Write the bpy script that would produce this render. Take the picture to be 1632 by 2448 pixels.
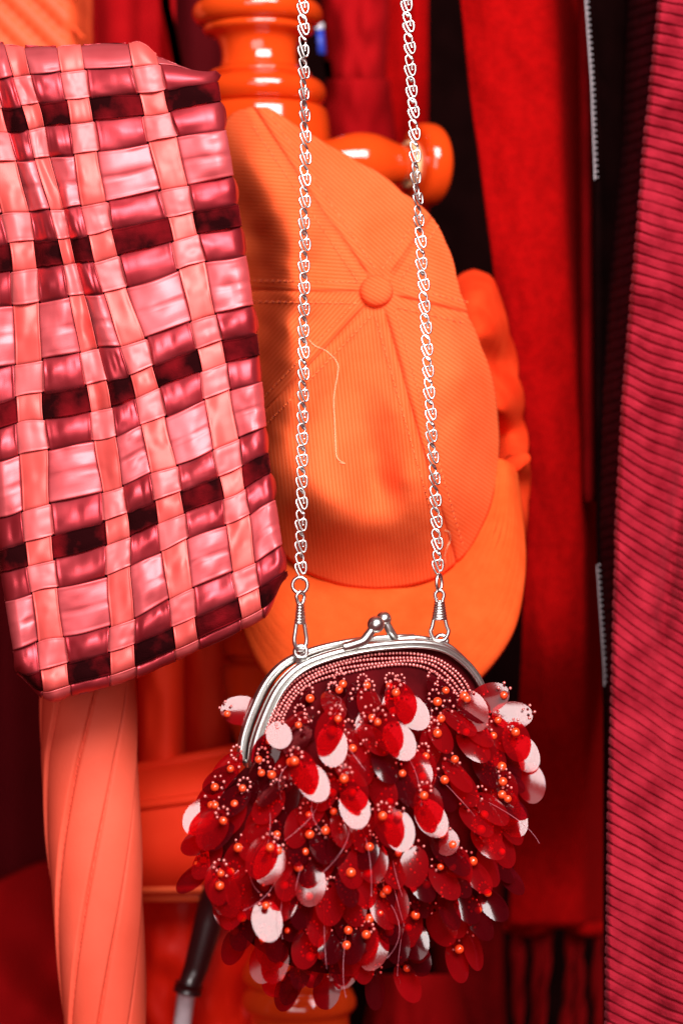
import bpy, math, random
import numpy as np
from mathutils import Vector, Matrix

# ------------------------------------------------------------------ camera, light, exposure
for o in list(bpy.data.objects):
    bpy.data.objects.remove(o)
scene = bpy.context.scene
col = scene.collection
D = 1.2                       # metres from the lens to the purse
MM = 0.0002                   # metres per unit of the layout grid at the purse's distance
CX, CZ = 816.0, 1224.0

cam_d = bpy.data.cameras.new("camera")
cam = bpy.data.objects.new("camera", cam_d)
col.objects.link(cam)
cam.location = (0, -D, 0)
cam.rotation_euler = (math.radians(90), 0, 0)
cam_d.sensor_fit = 'VERTICAL'
cam_d.sensor_height = 36.0
cam_d.lens = 36.0 * D / (2448 * MM)
cam_d.clip_start = 0.05
cam_d.clip_end = 50
cam_d.dof.use_dof = True
cam_d.dof.focus_distance = D + 0.0
cam_d.dof.aperture_fstop = 5.0
scene.camera = cam

world = bpy.data.worlds.new("World")
scene.world = world
world.use_nodes = True
bg = world.node_tree.nodes["Background"]
bg.inputs[0].default_value = (1.0, 0.06, 0.05, 1)
bg.inputs[1].default_value = 0.13

def area(name, loc, target, sx, sy, power, color):
    l = bpy.data.lights.new(name, 'AREA')
    l.shape = 'RECTANGLE'
    l.size, l.size_y = sx, sy
    l.energy = power
    l.color = color
    o = bpy.data.objects.new(name, l)
    o.location = loc
    o.rotation_euler = (Vector(target) - Vector(loc)).to_track_quat('-Z', 'Y').to_euler()
    col.objects.link(o)
    return o
KEY = Vector((0.45, -1.62, 1.12))
area("open_front_light", KEY, (0, 0, 0), 1.5, 0.9, 82.0, (1.0, 0.97, 0.95))
area("front_fill", (-0.15, -2.0, 0.10), (0, 0, 0), 1.3, 0.9, 13.0, (1.0, 0.92, 0.91))  # added frontal fill lamp behind the lens, lifts the shaded post foot

scene.view_settings.view_transform = 'Standard'
scene.view_settings.look = 'None'
scene.view_settings.gamma = 1.0
scene.view_settings.exposure = 0.28
scene.view_settings.use_curve_mapping = False
scene.render.engine = 'CYCLES'
scene.cycles.use_denoising = True
scene.cycles.max_bounces = 10
scene.cycles.transparent_max_bounces = 24
scene.cycles.caustics_reflective = False
scene.cycles.caustics_refractive = False

rnd = random.Random(7)
R = math.radians

# ------------------------------------------------------------------ helpers
def P(x, y, d=0.0):
    """layout grid (x right, y down) at d metres behind the purse -> world"""
    s = MM * (D + d) / D
    return Vector(((x - CX) * s, d, (CZ - y) * s))

def PA(x, y, d):
    x = np.asarray(x, float); y = np.asarray(y, float); d = np.asarray(d, float)
    s = MM * (D + d) / D
    return np.stack([(x - CX) * s, d + 0 * x, (CZ - y) * s], -1)

def link(name, mesh, mat=None, parent=None, smooth=True):
    o = bpy.data.objects.new(name, mesh)
    col.objects.link(o)
    if mat is not None and not mesh.materials:
        mesh.materials.append(mat)
    if smooth and len(mesh.polygons):
        mesh.polygons.foreach_set("use_smooth", [True] * len(mesh.polygons))
    if parent is not None:
        o.parent = parent
        o.matrix_parent_inverse = Matrix.Translation(-parent.location)
    return o

def mk(name, verts, faces, mat, parent=None, smooth=True):
    m = bpy.data.meshes.new(name)
    m.from_pydata([tuple(v) for v in verts], [], faces)
    m.update()
    return link(name, m, mat, parent, smooth)

def thing(name, label, cat, loc, group=None):
    o = bpy.data.objects.new(name, None)
    o.empty_display_size = 0.01
    col.objects.link(o)
    o.location = loc
    return tag(o, label, cat, group)

def tag(o, label, cat=None, group=None):
    o["label"] = label
    if cat: o["category"] = cat
    if group: o["group"] = group
    return o

def grid_faces(nu, nv, wrap_u=False, wrap_v=False, off=0):
    f = []
    for i in range(nu if wrap_u else nu - 1):
        for j in range(nv if wrap_v else nv - 1):
            i2, j2 = (i + 1) % nu, (j + 1) % nv
            f.append((off + i * nv + j, off + i2 * nv + j, off + i2 * nv + j2, off + i * nv + j2))
    return f

def grid_obj(name, pts, mat, parent=None, uv=None, flip=False, thick=0.0, wrap_u=False):
    nu, nv = pts.shape[:2]
    faces = grid_faces(nu, nv, wrap_u)
    if flip:
        faces = [f[::-1] for f in faces]
    m = bpy.data.meshes.new(name)
    m.from_pydata(pts.reshape(-1, 3).tolist(), [], faces)
    m.update()
    if uv is not None:
        set_uv(m, uv.reshape(-1, 2))
    o = link(name, m, mat, parent)
    if thick:
        md = o.modifiers.new("thickness", 'SOLIDIFY')
        md.thickness = thick
        md.offset = -1
    return o

def set_uv(m, uvv):
    l = m.uv_layers.new(name="UVMap")
    idx = np.empty(len(m.loops), np.int32)
    m.loops.foreach_get("vertex_index", idx)
    l.data.foreach_set("uv", np.asarray(uvv, np.float32)[idx].ravel())

def catmull(pts, n, closed=False):
    p = np.asarray(pts, float)
    k = len(p)
    out = []
    seg = k if closed else k - 1
    for q in np.linspace(0, seg, n, endpoint=not closed):
        i = min(int(q), seg - 1); t = q - i
        if closed:
            a, b, c, d = p[(i - 1) % k], p[i % k], p[(i + 1) % k], p[(i + 2) % k]
        else:
            a, b, c, d = p[max(i - 1, 0)], p[i], p[i + 1], p[min(i + 2, k - 1)]
            if i == 0: a = 2 * b - c
            if i + 2 > k - 1: d = 2 * c - b
        out.append(0.5 * ((2 * b) + (c - a) * t + (2 * a - 5 * b + 4 * c - d) * t * t + (3 * b - a - 3 * c + d) * t ** 3))
    return np.array(out)

def tube_data(path, rad, n=8, closed=False, caps=True):
    p = [Vector(v) for v in path]
    k = len(p)
    rr = rad if hasattr(rad, '__len__') else [rad] * k
    tang = []
    for i in range(k):
        if closed:
            t = p[(i + 1) % k] - p[(i - 1) % k]
        else:
            t = p[min(i + 1, k - 1)] - p[max(i - 1, 0)]
        tang.append(t.normalized() if t.length > 1e-12 else Vector((0, 0, 1)))
    up = Vector((0, 1, 0)) if abs(tang[0].y) < 0.9 else Vector((1, 0, 0))
    nrm = (up - tang[0] * up.dot(tang[0])).normalized()
    V, F = [], []
    for i in range(k):
        nrm = (nrm - tang[i] * nrm.dot(tang[i]))
        nrm = nrm.normalized() if nrm.length > 1e-9 else tang[i].orthogonal().normalized()
        b = tang[i].cross(nrm)
        for j in range(n):
            a = 2 * math.pi * j / n
            V.append(p[i] + (nrm * math.cos(a) + b * math.sin(a)) * rr[i])
    F = grid_faces(k, n, closed, True)
    if caps and not closed:
        F.append(tuple(range(n))[::-1])
        F.append(tuple((k - 1) * n + j for j in range(n)))
    return V, F

class MB:
    def __init__(self): self.v, self.f = [], []
    def add(self, V, F):
        o = len(self.v)
        self.v.extend(V)
        self.f.extend(tuple(i + o for i in q) for q in F)
    def tube(self, path, rad, n=8, closed=False): self.add(*tube_data(path, rad, n, closed))
    def sphere(self, c, r, seg=10, ring=6, scale=(1, 1, 1)):
        V, F = sphere_data(c, r, seg, ring, scale); self.add(V, F)
    def build(self, name, mat, parent=None, smooth=True):
        return mk(name, self.v, self.f, mat, parent, smooth)

def sphere_data(c, r, seg=10, ring=6, scale=(1, 1, 1)):
    c = Vector(c); V = [c + Vector((0, 0, r * scale[2]))]; F = []
    for i in range(1, ring):
        a = math.pi * i / ring
        for j in range(seg):
            b = 2 * math.pi * j / seg
            V.append(c + Vector((r * scale[0] * math.sin(a) * math.cos(b), r * scale[1] * math.sin(a) * math.sin(b), r * scale[2] * math.cos(a))))
    V.append(c - Vector((0, 0, r * scale[2])))
    for j in range(seg):
        F.append((0, 1 + j, 1 + (j + 1) % seg))
        F.append((len(V) - 1, 1 + (ring - 2) * seg + (j + 1) % seg, 1 + (ring - 2) * seg + j))
    for i in range(ring - 2):
        for j in range(seg):
            F.append((1 + i * seg + j, 1 + (i + 1) * seg + j, 1 + (i + 1) * seg + (j + 1) % seg, 1 + i * seg + (j + 1) % seg))
    return V, F

def lathe_data(base, axis, prof, n=48):
    """prof: (t along axis, radius) in metres"""
    a = Vector(axis).normalized()
    e1 = a.orthogonal().normalized(); e2 = a.cross(e1)
    V = []
    for t, r in prof:
        for j in range(n):
            q = 2 * math.pi * j / n
            V.append(Vector(base) + a * t + (e1 * math.cos(q) + e2 * math.sin(q)) * r)
    return V, grid_faces(len(prof), n, False, True)

def smooth_prof(prof, n):
    return [tuple(v) for v in catmull(prof, n)]

class RBF:
    def __init__(self, pts, lam=1e-4):
        p = np.asarray(pts, float)
        self.c = p[:, :2] / 300.0
        z = p[:, 2]
        n = len(p)
        K = self.k(np.linalg.norm(self.c[:, None] - self.c[None], axis=-1)) + lam * np.eye(n)
        Q = np.hstack([np.ones((n, 1)), self.c])
        A = np.block([[K, Q], [Q.T, np.zeros((3, 3))]])
        w = np.linalg.solve(A, np.concatenate([z, np.zeros(3)]))
        self.w, self.a = w[:n], w[n:]
    @staticmethod
    def k(r): return np.where(r > 1e-9, r * r * np.log(np.maximum(r, 1e-9)), 0.0)
    def __call__(self, x, y):
        q = np.stack([np.asarray(x, float), np.asarray(y, float)], -1) / 300.0
        sh = q.shape[:-1]
        q = q.reshape(-1, 2)
        K = self.k(np.linalg.norm(q[:, None] - self.c[None], axis=-1))
        return (K @ self.w + self.a[0] + q @ self.a[1:]).reshape(sh)

def sstep(a, b, x):
    t = np.clip((np.asarray(x, float) - a) / (b - a), 0, 1)
    return t * t * (3 - 2 * t)

_perm = np.random.RandomState(3).rand(64, 64)
def vnoise(x, y):
    x = np.asarray(x, float); y = np.asarray(y, float)
    xi = np.floor(x).astype(int); yi = np.floor(y).astype(int)
    fx, fy = x - xi, y - yi
    fx, fy = fx * fx * (3 - 2 * fx), fy * fy * (3 - 2 * fy)
    g = lambda a, b: _perm[a % 64, b % 64]
    return (g(xi, yi) * (1 - fx) + g(xi + 1, yi) * fx) * (1 - fy) + (g(xi, yi + 1) * (1 - fx) + g(xi + 1, yi + 1) * fx) * fy - 0.5

# ------------------------------------------------------------------ materials
def base_mat(name):
    m = bpy.data.materials.new(name)
    m.use_nodes = True
    return m, m.node_tree.nodes, m.node_tree.links, m.node_tree.nodes["Principled BSDF"]

def setp(b, **k):
    for n, v in k.items():
        n = n.replace('_', ' ')
        if n in b.inputs:
            b.inputs[n].default_value = (*v, 1) if isinstance(v, tuple) and len(v) == 3 else v

def noise_color(N, L, b, c1, c2, scale, detail=4, coord='Object', lo=0.3, hi=0.7):
    tc = N.new('ShaderNodeTexCoord')
    nz = N.new('ShaderNodeTexNoise'); nz.inputs['Scale'].default_value = scale; nz.inputs['Detail'].default_value = detail
    L.new(tc.outputs[coord], nz.inputs['Vector'])
    cr = N.new('ShaderNodeValToRGB')
    cr.color_ramp.elements[0].position = lo; cr.color_ramp.elements[0].color = (*c1, 1)
    cr.color_ramp.elements[1].position = hi; cr.color_ramp.elements[1].color = (*c2, 1)
    L.new(nz.outputs['Fac'], cr.inputs['Fac'])
    L.new(cr.outputs['Color'], b.inputs['Base Color'])
    return tc, nz

def add_bump(N, L, b, src, strength, dist):
    bp = N.new('ShaderNodeBump')
    bp.inputs['Strength'].default_value = strength
    bp.inputs['Distance'].default_value = dist
    L.new(src, bp.inputs['Height'])
    L.new(bp.outputs['Normal'], b.inputs['Normal'])
    return bp

def cloth(name, c1, c2, scale=60, rough=0.85, sheen=0.3, sheen_tint=(1, .6, .6), bump_scale=900, bump=0.35, dist=0.0006):
    m, N, L, b = base_mat(name)
    tc, nz = noise_color(N, L, b, c1, c2, scale)
    setp(b, Roughness=rough, Sheen_Weight=sheen, Sheen_Roughness=0.45, Sheen_Tint=sheen_tint, Specular_IOR_Level=0.2 if rough < 0.86 else 0.06)
    n2 = N.new('ShaderNodeTexNoise'); n2.inputs['Scale'].default_value = bump_scale; n2.inputs['Detail'].default_value = 3
    L.new(tc.outputs['Object'], n2.inputs['Vector'])
    add_bump(N, L, b, n2.outputs['Fac'], bump, dist)
    if name == 'black_cloth': setp(b, Specular_IOR_Level=0.0)
    return m

def satin(name, c1, c2, rough=0.42, aniso=0.5, rot=0.0, spec=0.8, met=0.45):
    m, N, L, b = base_mat(name)
    tc, nz = noise_color(N, L, b, c1, c2, 35)
    setp(b, Roughness=rough, Anisotropic=aniso, Anisotropic_Rotation=rot, Specular_IOR_Level=spec, Metallic=met,
         Specular_Tint=(1, .75, .78))
    tg = N.new('ShaderNodeTangent'); tg.direction_type = 'UV_MAP'; tg.uv_map = 'UVMap'
    L.new(tg.outputs[0], b.inputs['Tangent'])
    uvn = N.new('ShaderNodeUVMap'); uvn.uv_map = 'UVMap'
    mp = N.new('ShaderNodeMapping'); mp.inputs['Scale'].default_value = (60, 900, 1)
    L.new(uvn.outputs[0], mp.inputs['Vector'])
    n2 = N.new('ShaderNodeTexNoise'); n2.inputs['Scale'].default_value = 1.0; n2.inputs['Detail'].default_value = 3
    L.new(mp.outputs[0], n2.inputs['Vector'])
    add_bump(N, L, b, n2.outputs['Fac'], 0.07, 0.0004)
    return m

def metal(name, c, rough=0.25, scale=300):
    m, N, L, b = base_mat(name)
    setp(b, Metallic=1.0, Base_Color=c)
    tc = N.new('ShaderNodeTexCoord')
    nz = N.new('ShaderNodeTexNoise'); nz.inputs['Scale'].default_value = scale; nz.inputs['Detail'].default_value = 4
    L.new(tc.outputs['Object'], nz.inputs['Vector'])
    mr = N.new('ShaderNodeMapRange'); mr.inputs['To Min'].default_value = rough * 0.7; mr.inputs['To Max'].default_value = rough * 1.5
    L.new(nz.outputs['Fac'], mr.inputs['Value']); L.new(mr.outputs[0], b.inputs['Roughness'])
    return m

def lacquer(name, c1, c2, rough=0.16):
    m, N, L, b = base_mat(name)
    tc, nz = noise_color(N, L, b, c1, c2, 18)
    setp(b, Roughness=rough, Specular_IOR_Level=0.6, Coat_Weight=0.5, Coat_Roughness=0.08)
    n2 = N.new('ShaderNodeTexNoise'); n2.inputs['Scale'].default_value = 90; n2.inputs['Detail'].default_value = 3
    L.new(tc.outputs['Object'], n2.inputs['Vector'])
    add_bump(N, L, b, n2.outputs['Fac'], 0.12, 0.001)
    return m

def twill(name, c1, c2, period=0.095, bump=0.5):
    m, N, L, b = base_mat(name)
    uvn = N.new('ShaderNodeUVMap'); uvn.uv_map = 'UVMap'
    wv = N.new('ShaderNodeTexWave'); wv.wave_type = 'BANDS'; wv.bands_direction = 'X'; wv.wave_profile = 'SIN'
    wv.inputs['Scale'].default_value = 0.31416 / period
    wv.inputs['Distortion'].default_value = 0.7; wv.inputs['Detail'].default_value = 2; wv.inputs['Detail Scale'].default_value = 3
    L.new(uvn.outputs[0], wv.inputs['Vector'])
    tc = N.new('ShaderNodeTexCoord')
    nz = N.new('ShaderNodeTexNoise'); nz.inputs['Scale'].default_value = 40; nz.inputs['Detail'].default_value = 6
    L.new(tc.outputs['Object'], nz.inputs['Vector'])
    mx = N.new('ShaderNodeMath'); mx.operation = 'MULTIPLY_ADD'; mx.inputs[1].default_value = 0.55
    L.new(wv.outputs['Fac'], mx.inputs[0]); 
    m2 = N.new('ShaderNodeMath'); m2.operation = 'MULTIPLY'; m2.inputs[1].default_value = 0.5
    L.new(nz.outputs['Fac'], m2.inputs[0]); L.new(m2.outputs[0], mx.inputs[2])
    cr = N.new('ShaderNodeValToRGB')
    cr.color_ramp.elements[0].position = 0.2; cr.color_ramp.elements[0].color = (*c1, 1)
    cr.color_ramp.elements[1].position = 0.8; cr.color_ramp.elements[1].color = (*c2, 1)
    L.new(mx.outputs[0], cr.inputs['Fac']); L.new(cr.outputs[0], b.inputs['Base Color'])
    setp(b, Roughness=0.9, Specular_IOR_Level=0.06)
    add_bump(N, L, b, wv.outputs['Fac'], bump, 0.0005)
    return m

def velvet(name, c1, c2):
    m, N, L, b = base_mat(name)
    tc, nz = noise_color(N, L, b, c1, c2, 55, 9, lo=0.42, hi=0.68)
    setp(b, Roughness=0.95, Sheen_Weight=0.22, Sheen_Roughness=0.2, Sheen_Tint=(0.9, .06, .06), Specular_IOR_Level=0.05)
    n2 = N.new('ShaderNodeTexNoise'); n2.inputs['Scale'].default_value = 1500; n2.inputs['Detail'].default_value = 2
    L.new(tc.outputs['Object'], n2.inputs['Vector'])
    add_bump(N, L, b, n2.outputs['Fac'], 0.5, 0.0006)
    return m

def sequin_mat(name, tcol, dcol, gloss, dw=0.17):
    m, N, L, b = base_mat(name)
    out = N["Material Output"]
    N.remove(b)
    tr = N.new('ShaderNodeBsdfTransparent'); tr.inputs[0].default_value = (*tcol, 1)
    df = N.new('ShaderNodeBsdfDiffuse'); df.inputs[0].default_value = (*dcol, 1)
    gl = N.new('ShaderNodeBsdfGlossy'); gl.inputs[0].default_value = (1, .95, .95, 1); gl.inputs['Roughness'].default_value = 0.12
    m1 = N.new('ShaderNodeMixShader'); m1.inputs[0].default_value = dw
    L.new(tr.outputs[0], m1.inputs[1]); L.new(df.outputs[0], m1.inputs[2])
    lw = N.new('ShaderNodeFresnel'); lw.inputs['IOR'].default_value = 1.40
    ad = N.new('ShaderNodeMath'); ad.operation = 'ADD'; ad.inputs[1].default_value = gloss; ad.use_clamp = True
    L.new(lw.outputs[0], ad.inputs[0])
    mn = N.new('ShaderNodeMath'); mn.operation = 'MINIMUM'; mn.inputs[1].default_value = 0.10
    L.new(ad.outputs[0], mn.inputs[0])
    m2 = N.new('ShaderNodeMixShader')
    L.new(mn.outputs[0], m2.inputs[0]); L.new(m1.outputs[0], m2.inputs[1]); L.new(gl.outputs[0], m2.inputs[2])
    L.new(m2.outputs[0], out.inputs['Surface'])
    tc = N.new('ShaderNodeTexCoord')
    n2 = N.new('ShaderNodeTexNoise'); n2.inputs['Scale'].default_value = 130; n2.inputs['Detail'].default_value = 2
    L.new(tc.outputs['Object'], n2.inputs['Vector'])
    bp = N.new('ShaderNodeBump'); bp.inputs['Strength'].default_value = 0.006; bp.inputs['Distance'].default_value = 0.002
    L.new(n2.outputs['Fac'], bp.inputs['Height']); L.new(bp.outputs[0], gl.inputs['Normal'])
    return m

def gloss(name, c, rough=0.15, coat=0.6, metallic=0.0, spec=0.6):
    m, N, L, b = base_mat(name)
    setp(b, Base_Color=c, Roughness=rough, Coat_Weight=coat, Metallic=metallic, Specular_IOR_Level=spec)
    tc, nz = noise_color(N, L, b, tuple(v * 0.8 for v in c), c, 200)
    return m

M = {}
M['silver'] = metal('silver_plate', (0.60, 0.61, 0.585), 0.28, 60)
M['chain'] = metal('chain_silver', (0.64, 0.63, 0.61), 0.27, 60)
M['wood'] = lacquer('orange_lacquer', (0.60, 0.042, 0.004), (0.68, 0.058, 0.006), 0.10)
M['column'] = cloth('coral_nylon', (0.74, 0.088, 0.046), (0.80, 0.108, 0.060), 30, 0.7, 0.0, (1, 1, 1), 700, 0.15)
M['cap'] = twill('orange_twill', (0.72, 0.078, 0.016), (0.82, 0.132, 0.042), 0.088, 0.11)
M['cap_plain'] = cloth('orange_cotton', (0.66, 0.064, 0.010), (0.72, 0.082, 0.015), 90, 0.88, 0.0)
M['stitch'] = cloth('orange_thread', (0.95, 0.15, 0.035), (0.95, 0.20, 0.06), 200, 0.85, 0.1)
M['cap_red'] = cloth('red_orange_cotton', (0.66, 0.026, 0.004), (0.76, 0.050, 0.010), 50, 0.9, 0.0)
M['satin_w'] = satin('magenta_satin', (0.36, 0.020, 0.032), (0.54, 0.056, 0.072), rough=0.42, met=0.75)
M['satin_b'] = satin('rose_satin', (0.58, 0.075, 0.088), (0.68, 0.115, 0.130), rough=0.47, met=0.55)
M['satin_n'] = satin('coral_satin', (0.80, 0.100, 0.088), (0.86, 0.125, 0.110), rough=0.52, spec=0.5, met=0.42)
M['satin_s'] = satin('pink_satin', (0.80, 0.125, 0.130), (0.86, 0.150, 0.155), rough=0.54, spec=0.5, met=0.4)
M['velvet'] = velvet('burgundy_velvet', (0.012, 0.0003, 0.0008), (0.15, 0.003, 0.006))
M['bag_body'] = cloth('bag_lining', (0.08, 0.003, 0.010), (0.11, 0.005, 0.014), 40)
M['purse_cloth'] = cloth('purse_lining', (0.035, 0.0006, 0.0015), (0.09, 0.002, 0.004), 60, 0.9, 0.0)
M['sequin'] = sequin_mat('red_sequin', (0.72, 0.004, 0.009), (0.60, 0.005, 0.011), 0.0, 0.19)
M['sequin2'] = sequin_mat('wine_sequin', (0.40, 0.002, 0.008), (0.16, 0.002, 0.008), 0.0)
M['pearl'] = gloss('orange_pearl', (0.82, 0.060, 0.012), 0.22, 0.5)
M['seed'] = gloss('silver_lined_bead', (0.72, 0.17, 0.16), 0.14, 1.0, 0.15, 1.0)
M['nylon'] = gloss('nylon_thread', (0.45, 0.12, 0.16), 0.3, 0.3)
M['felt'] = cloth('red_felt', (0.25, 0.0004, 0.0006), (0.33, 0.0008, 0.001), 200, 0.95, 0.0, (1, .1, .1), 500, 0.6, 0.001)
M['felt_dark'] = cloth('dark_red_wool', (0.10, 0.0004, 0.001), (0.16, 0.001, 0.002), 50, 0.95, 0.0)
M['rib'] = cloth('crimson_rib_knit', (0.15, 0.003, 0.009), (0.31, 0.012, 0.026), 70, 0.9, 0.08, (1, .4, .5), 1100, 0.6, 0.0007)
M['rib_shade'] = cloth('shaded_rib_knit', (0.020, 0.0006, 0.002), (0.035, 0.001, 0.003), 160, 0.95, 0.0)  # near-black copy of the rib knit, shade of the inner fold as colour
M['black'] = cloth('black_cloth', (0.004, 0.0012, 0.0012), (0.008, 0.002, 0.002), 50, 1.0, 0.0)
M['zip'] = gloss('zip_nylon', (0.42, 0.37, 0.40), 0.4, 0.2)
M['leather'] = cloth('red_leather', (0.66, 0.010, 0.003), (0.76, 0.018, 0.004), 30, 0.5, 0.0, (1, 1, 1), 300, 0.2)
M['orange_leather'] = cloth('orange_leather', (0.72, 0.075, 0.020), (0.78, 0.10, 0.032), 20, 0.5, 0.0, (1, .7, .6), 250, 0.2)
M['scarlet'] = cloth('scarlet_cloth', (0.86, 0.030, 0.006), (0.92, 0.045, 0.010), 30, 0.7, 0.0)
M['shirt'] = cloth('red_cotton', (0.26, 0.0012, 0.003), (0.34, 0.003, 0.005), 30, 0.9, 0.0)
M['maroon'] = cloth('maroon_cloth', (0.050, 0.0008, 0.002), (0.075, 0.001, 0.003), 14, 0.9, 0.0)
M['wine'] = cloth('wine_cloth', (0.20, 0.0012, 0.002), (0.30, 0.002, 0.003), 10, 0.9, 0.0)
M['blue'] = gloss('blue_card', (0.02, 0.05, 0.45), 0.5, 0)
M['white'] = gloss('white_card', (0.75, 0.72, 0.78), 0.5, 0)
M['dark_shaft'] = gloss('black_lacquer', (0.02, 0.003, 0.004), 0.35, 0.3)
M['lint'] = gloss('pale_lint', (0.95, 0.70, 0.40), 0.6, 0)
M['cream'] = gloss('cream_ring', (0.85, 0.55, 0.28), 0.4, 0.2)

# ------------------------------------------------------------------ setting: dark inside of the stall
def sheet(name, x0, x1, y0, y1, d, mat, amp=0.0, fx=6.0, nu=40, nv=30, parent=None, thick=0.002, ph=0.0, sway=0.0):
    u = np.linspace(0, 1, nu)[:, None] + np.zeros((1, nv)); v = np.linspace(0, 1, nv)[None] + np.zeros((nu, 1))
    x = x0 + (x1 - x0) * u; y = y0 + (y1 - y0) * v
    dd = d + amp * np.sin(u * fx * 2 * math.pi + ph + sway * v) * (0.7 + 0.5 * vnoise(u * 5, v * 3)) + amp * 0.8 * vnoise(u * 7 + 3, v * 4)
    return grid_obj(name, PA(x, y, dd), mat, parent, thick=thick)
wall = sheet('back_wall', -2600, 4300, -2600, 5200, 0.75, M['black'], 0.004, 9)  # deep shade of the gaps is put into the wall's black colour
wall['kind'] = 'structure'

# ------------------------------------------------------------------ background things
# orange garment with piped seams, top left
t = thing('orange_jacket', 'orange leather jacket with diagonal piped seams in top left corner', 'jacket', P(90, 60, 0.27))
u = np.linspace(0, 1, 60)[:, None] + np.zeros((1, 30)); v = np.linspace(0, 1, 30)[None] + np.zeros((60, 1))
x = -200 + 412 * u; y = -160 + 560 * v
dj = 0.27 + 0.05 * sstep(0.85, 1.0, u) ** 2 - 0.006 * np.sin((x - y) / 75.0 * math.pi) ** 2
grid_obj('panel', PA(x, y, dj), M['orange_leather'], t, thick=0.003)
for k in range(7):
    b = -320 + k * 78
    q = [P(b + s, -40 + s, 0.2655) for s in np.linspace(-60, 420, 16) if -190 < b + s < 205]
    if len(q) > 3:
        mb = MB(); mb.tube(q, 0.0011, 8); mb.build('piping', M['orange_leather'], t)
# red cloth and strap behind the post's left
o = sheet('red_curtain', 205, 420, -200, 900, 0.34, M['shirt'], 0.010, 1.5, ph=1.0)
tag(o, 'red cloth hanging between orange jacket and turned post', 'cloth')
mb = MB()
mb.tube([P(385, -120, 0.30), P(398, 20, 0.298), P(412, 80, 0.30), P(425, 150, 0.30), P(440, 300, 0.305)], 0.0030, 8)
o = mb.build('pink_strap', M['satin_b']); tag(o, 'thin rose strap hanging beside the turned post', 'strap')
o = sheet('maroon_drape', 380, 560, -200, 900, 0.40, M['maroon'], 0.008, 1.5)
tag(o, 'dark maroon drape left of the turned post top', 'drape')
# sleeve between post and peg
t = thing('red_shirt', 'red cotton shirt sleeve with cuff hanging behind the wooden peg', 'shirt', P(850, 160, 0.33))
def tubecloth(name, xl, xr, y0, y1, d, depth, mat, parent, wr=0.006, seed=0.0, nu=40, nv=50):
    a = np.linspace(-0.5 * math.pi, 0.5 * math.pi, nu)[:, None]; v = np.linspace(0, 1, nv)[None]
    XL = np.interp(v, np.linspace(0, 1, len(xl)), xl); XR = np.interp(v, np.linspace(0, 1, len(xr)), xr)
    x = (XL + XR) / 2 + (XR - XL) / 2 * np.sin(a); y = y0 + (y1 - y0) * v + 0 * a
    dd = d - depth * np.cos(a) + wr * vnoise(x / 45 + seed, y / 120) + wr * 0.6 * vnoise(x / 25 + seed, y / 60 + 9)
    return grid_obj(name, PA(x, y, dd), mat, parent, thick=0.0015)
tubecloth('sleeve', (770, 775, 790), (925, 925, 915), -150, 205, 0.35, 0.03, M['shirt'], t, 0.016, 2)
tubecloth('cuff', (785, 778, 780), (925, 932, 945), 190, 340, 0.345, 0.034, M['shirt'], t, 0.008, 5)
tubecloth('lower_sleeve', (790, 800, 820), (940, 955, 990), 325, 700, 0.35, 0.028, M['leather'], t, 0.01, 8)
o = sheet('scarlet_cloth', 915, 1022, -200, 900, 0.375, M['felt'], 0.006, 0.7, ph=0.6)
tag(o, 'flat scarlet cloth hanging behind right chain strand and peg', 'cloth')
# blue and white tag
t = thing('blue_ticket', 'small blue and white ticket glimpsed right of the post top', 'ticket', P(765, 120, 0.30))
grid_obj('ticket_face', PA(np.array([[756, 760.], [772, 778]]), np.array([[72, 128.], [70, 130]]), np.array([[.30, .30], [.302, .302]])), M['blue'], t, thick=0.0006)
grid_obj('ticket_edge', PA(np.array([[752, 755.], [772, 773]]), np.array([[58, 71.], [56, 69]]), np.array([[.30, .30], [.302, .302]])), M['white'], t, thick=0.0006)
grid_obj('ticket_tail', PA(np.array([[772, 780.], [790, 795]]), np.array([[145, 190.], [145, 190]]), np.array([[.30, .30], [.302, .302]])), M['satin_b'], t, thick=0.0006)

# orange cloth folds and red handbag behind, lower left-centre
o = tubecloth('orange_curtain', (330, 332, 336), (436, 436, 440), 1300, 1860, 0.20, 0.02, M['scarlet'], None, 0.004, 4)
tag(o, 'orange red curtain fold beside the coral umbrella under woven bag', 'curtain')
o = tubecloth('scarlet_curtain', (446, 446, 448), (545, 545, 548), 1300, 1860, 0.275, 0.02, M['scarlet'], None, 0.004, 14)
tag(o, 'scarlet curtain fold just left of the turned post foot', 'curtain')
t = thing('red_handbag', 'red leather handbag behind the sequinned purse, left side', 'handbag', P(480, 2150, 0.18))
pr = np.linspace(0, 1, 50)[:, None]; vv = np.linspace(0, 1, 50)[None]
x = 250 + 460 * pr + 0 * vv; top = 1850 - 90 * pr; y = top + (2145 - top) * vv
dd = 0.19 - 0.035 * np.sqrt(np.clip(1 - (2 * pr - 1) ** 2, 0, 1)) + 0.03 * (np.abs(2 * vv - 1)) ** 3
grid_obj('front_panel', PA(x, y, dd), M['scarlet'], t, thick=0.003)
for yy, rr in ((0.02, 0.004), (0.30, 0.0028), (0.93, 0.0035), (0.985, 0.004)):
    mb = MB(); xs = np.linspace(0.03, 0.97, 30)
    mb.tube([P(250 + 460 * q, (1850 - 90 * q) + (2145 - (1850 - 90 * q)) * yy, 0.187 - 0.036 * math.sqrt(max(0, 1 - (2 * q - 1) ** 2)) + 0.03 * abs(2 * yy - 1) ** 3) for q in xs], rr, 8)
    mb.build('piping', M['orange_leather'] if yy > 0.5 else M['scarlet'], t)
o = tubecloth('red_skirt', (330, 340, 350), (640, 640, 650), 2120, 2700, 0.24, 0.03, M['leather'], None, 0.012, 3)
tag(o, 'red skirt cloth hanging below the red handbag at bottom', 'skirt')
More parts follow.
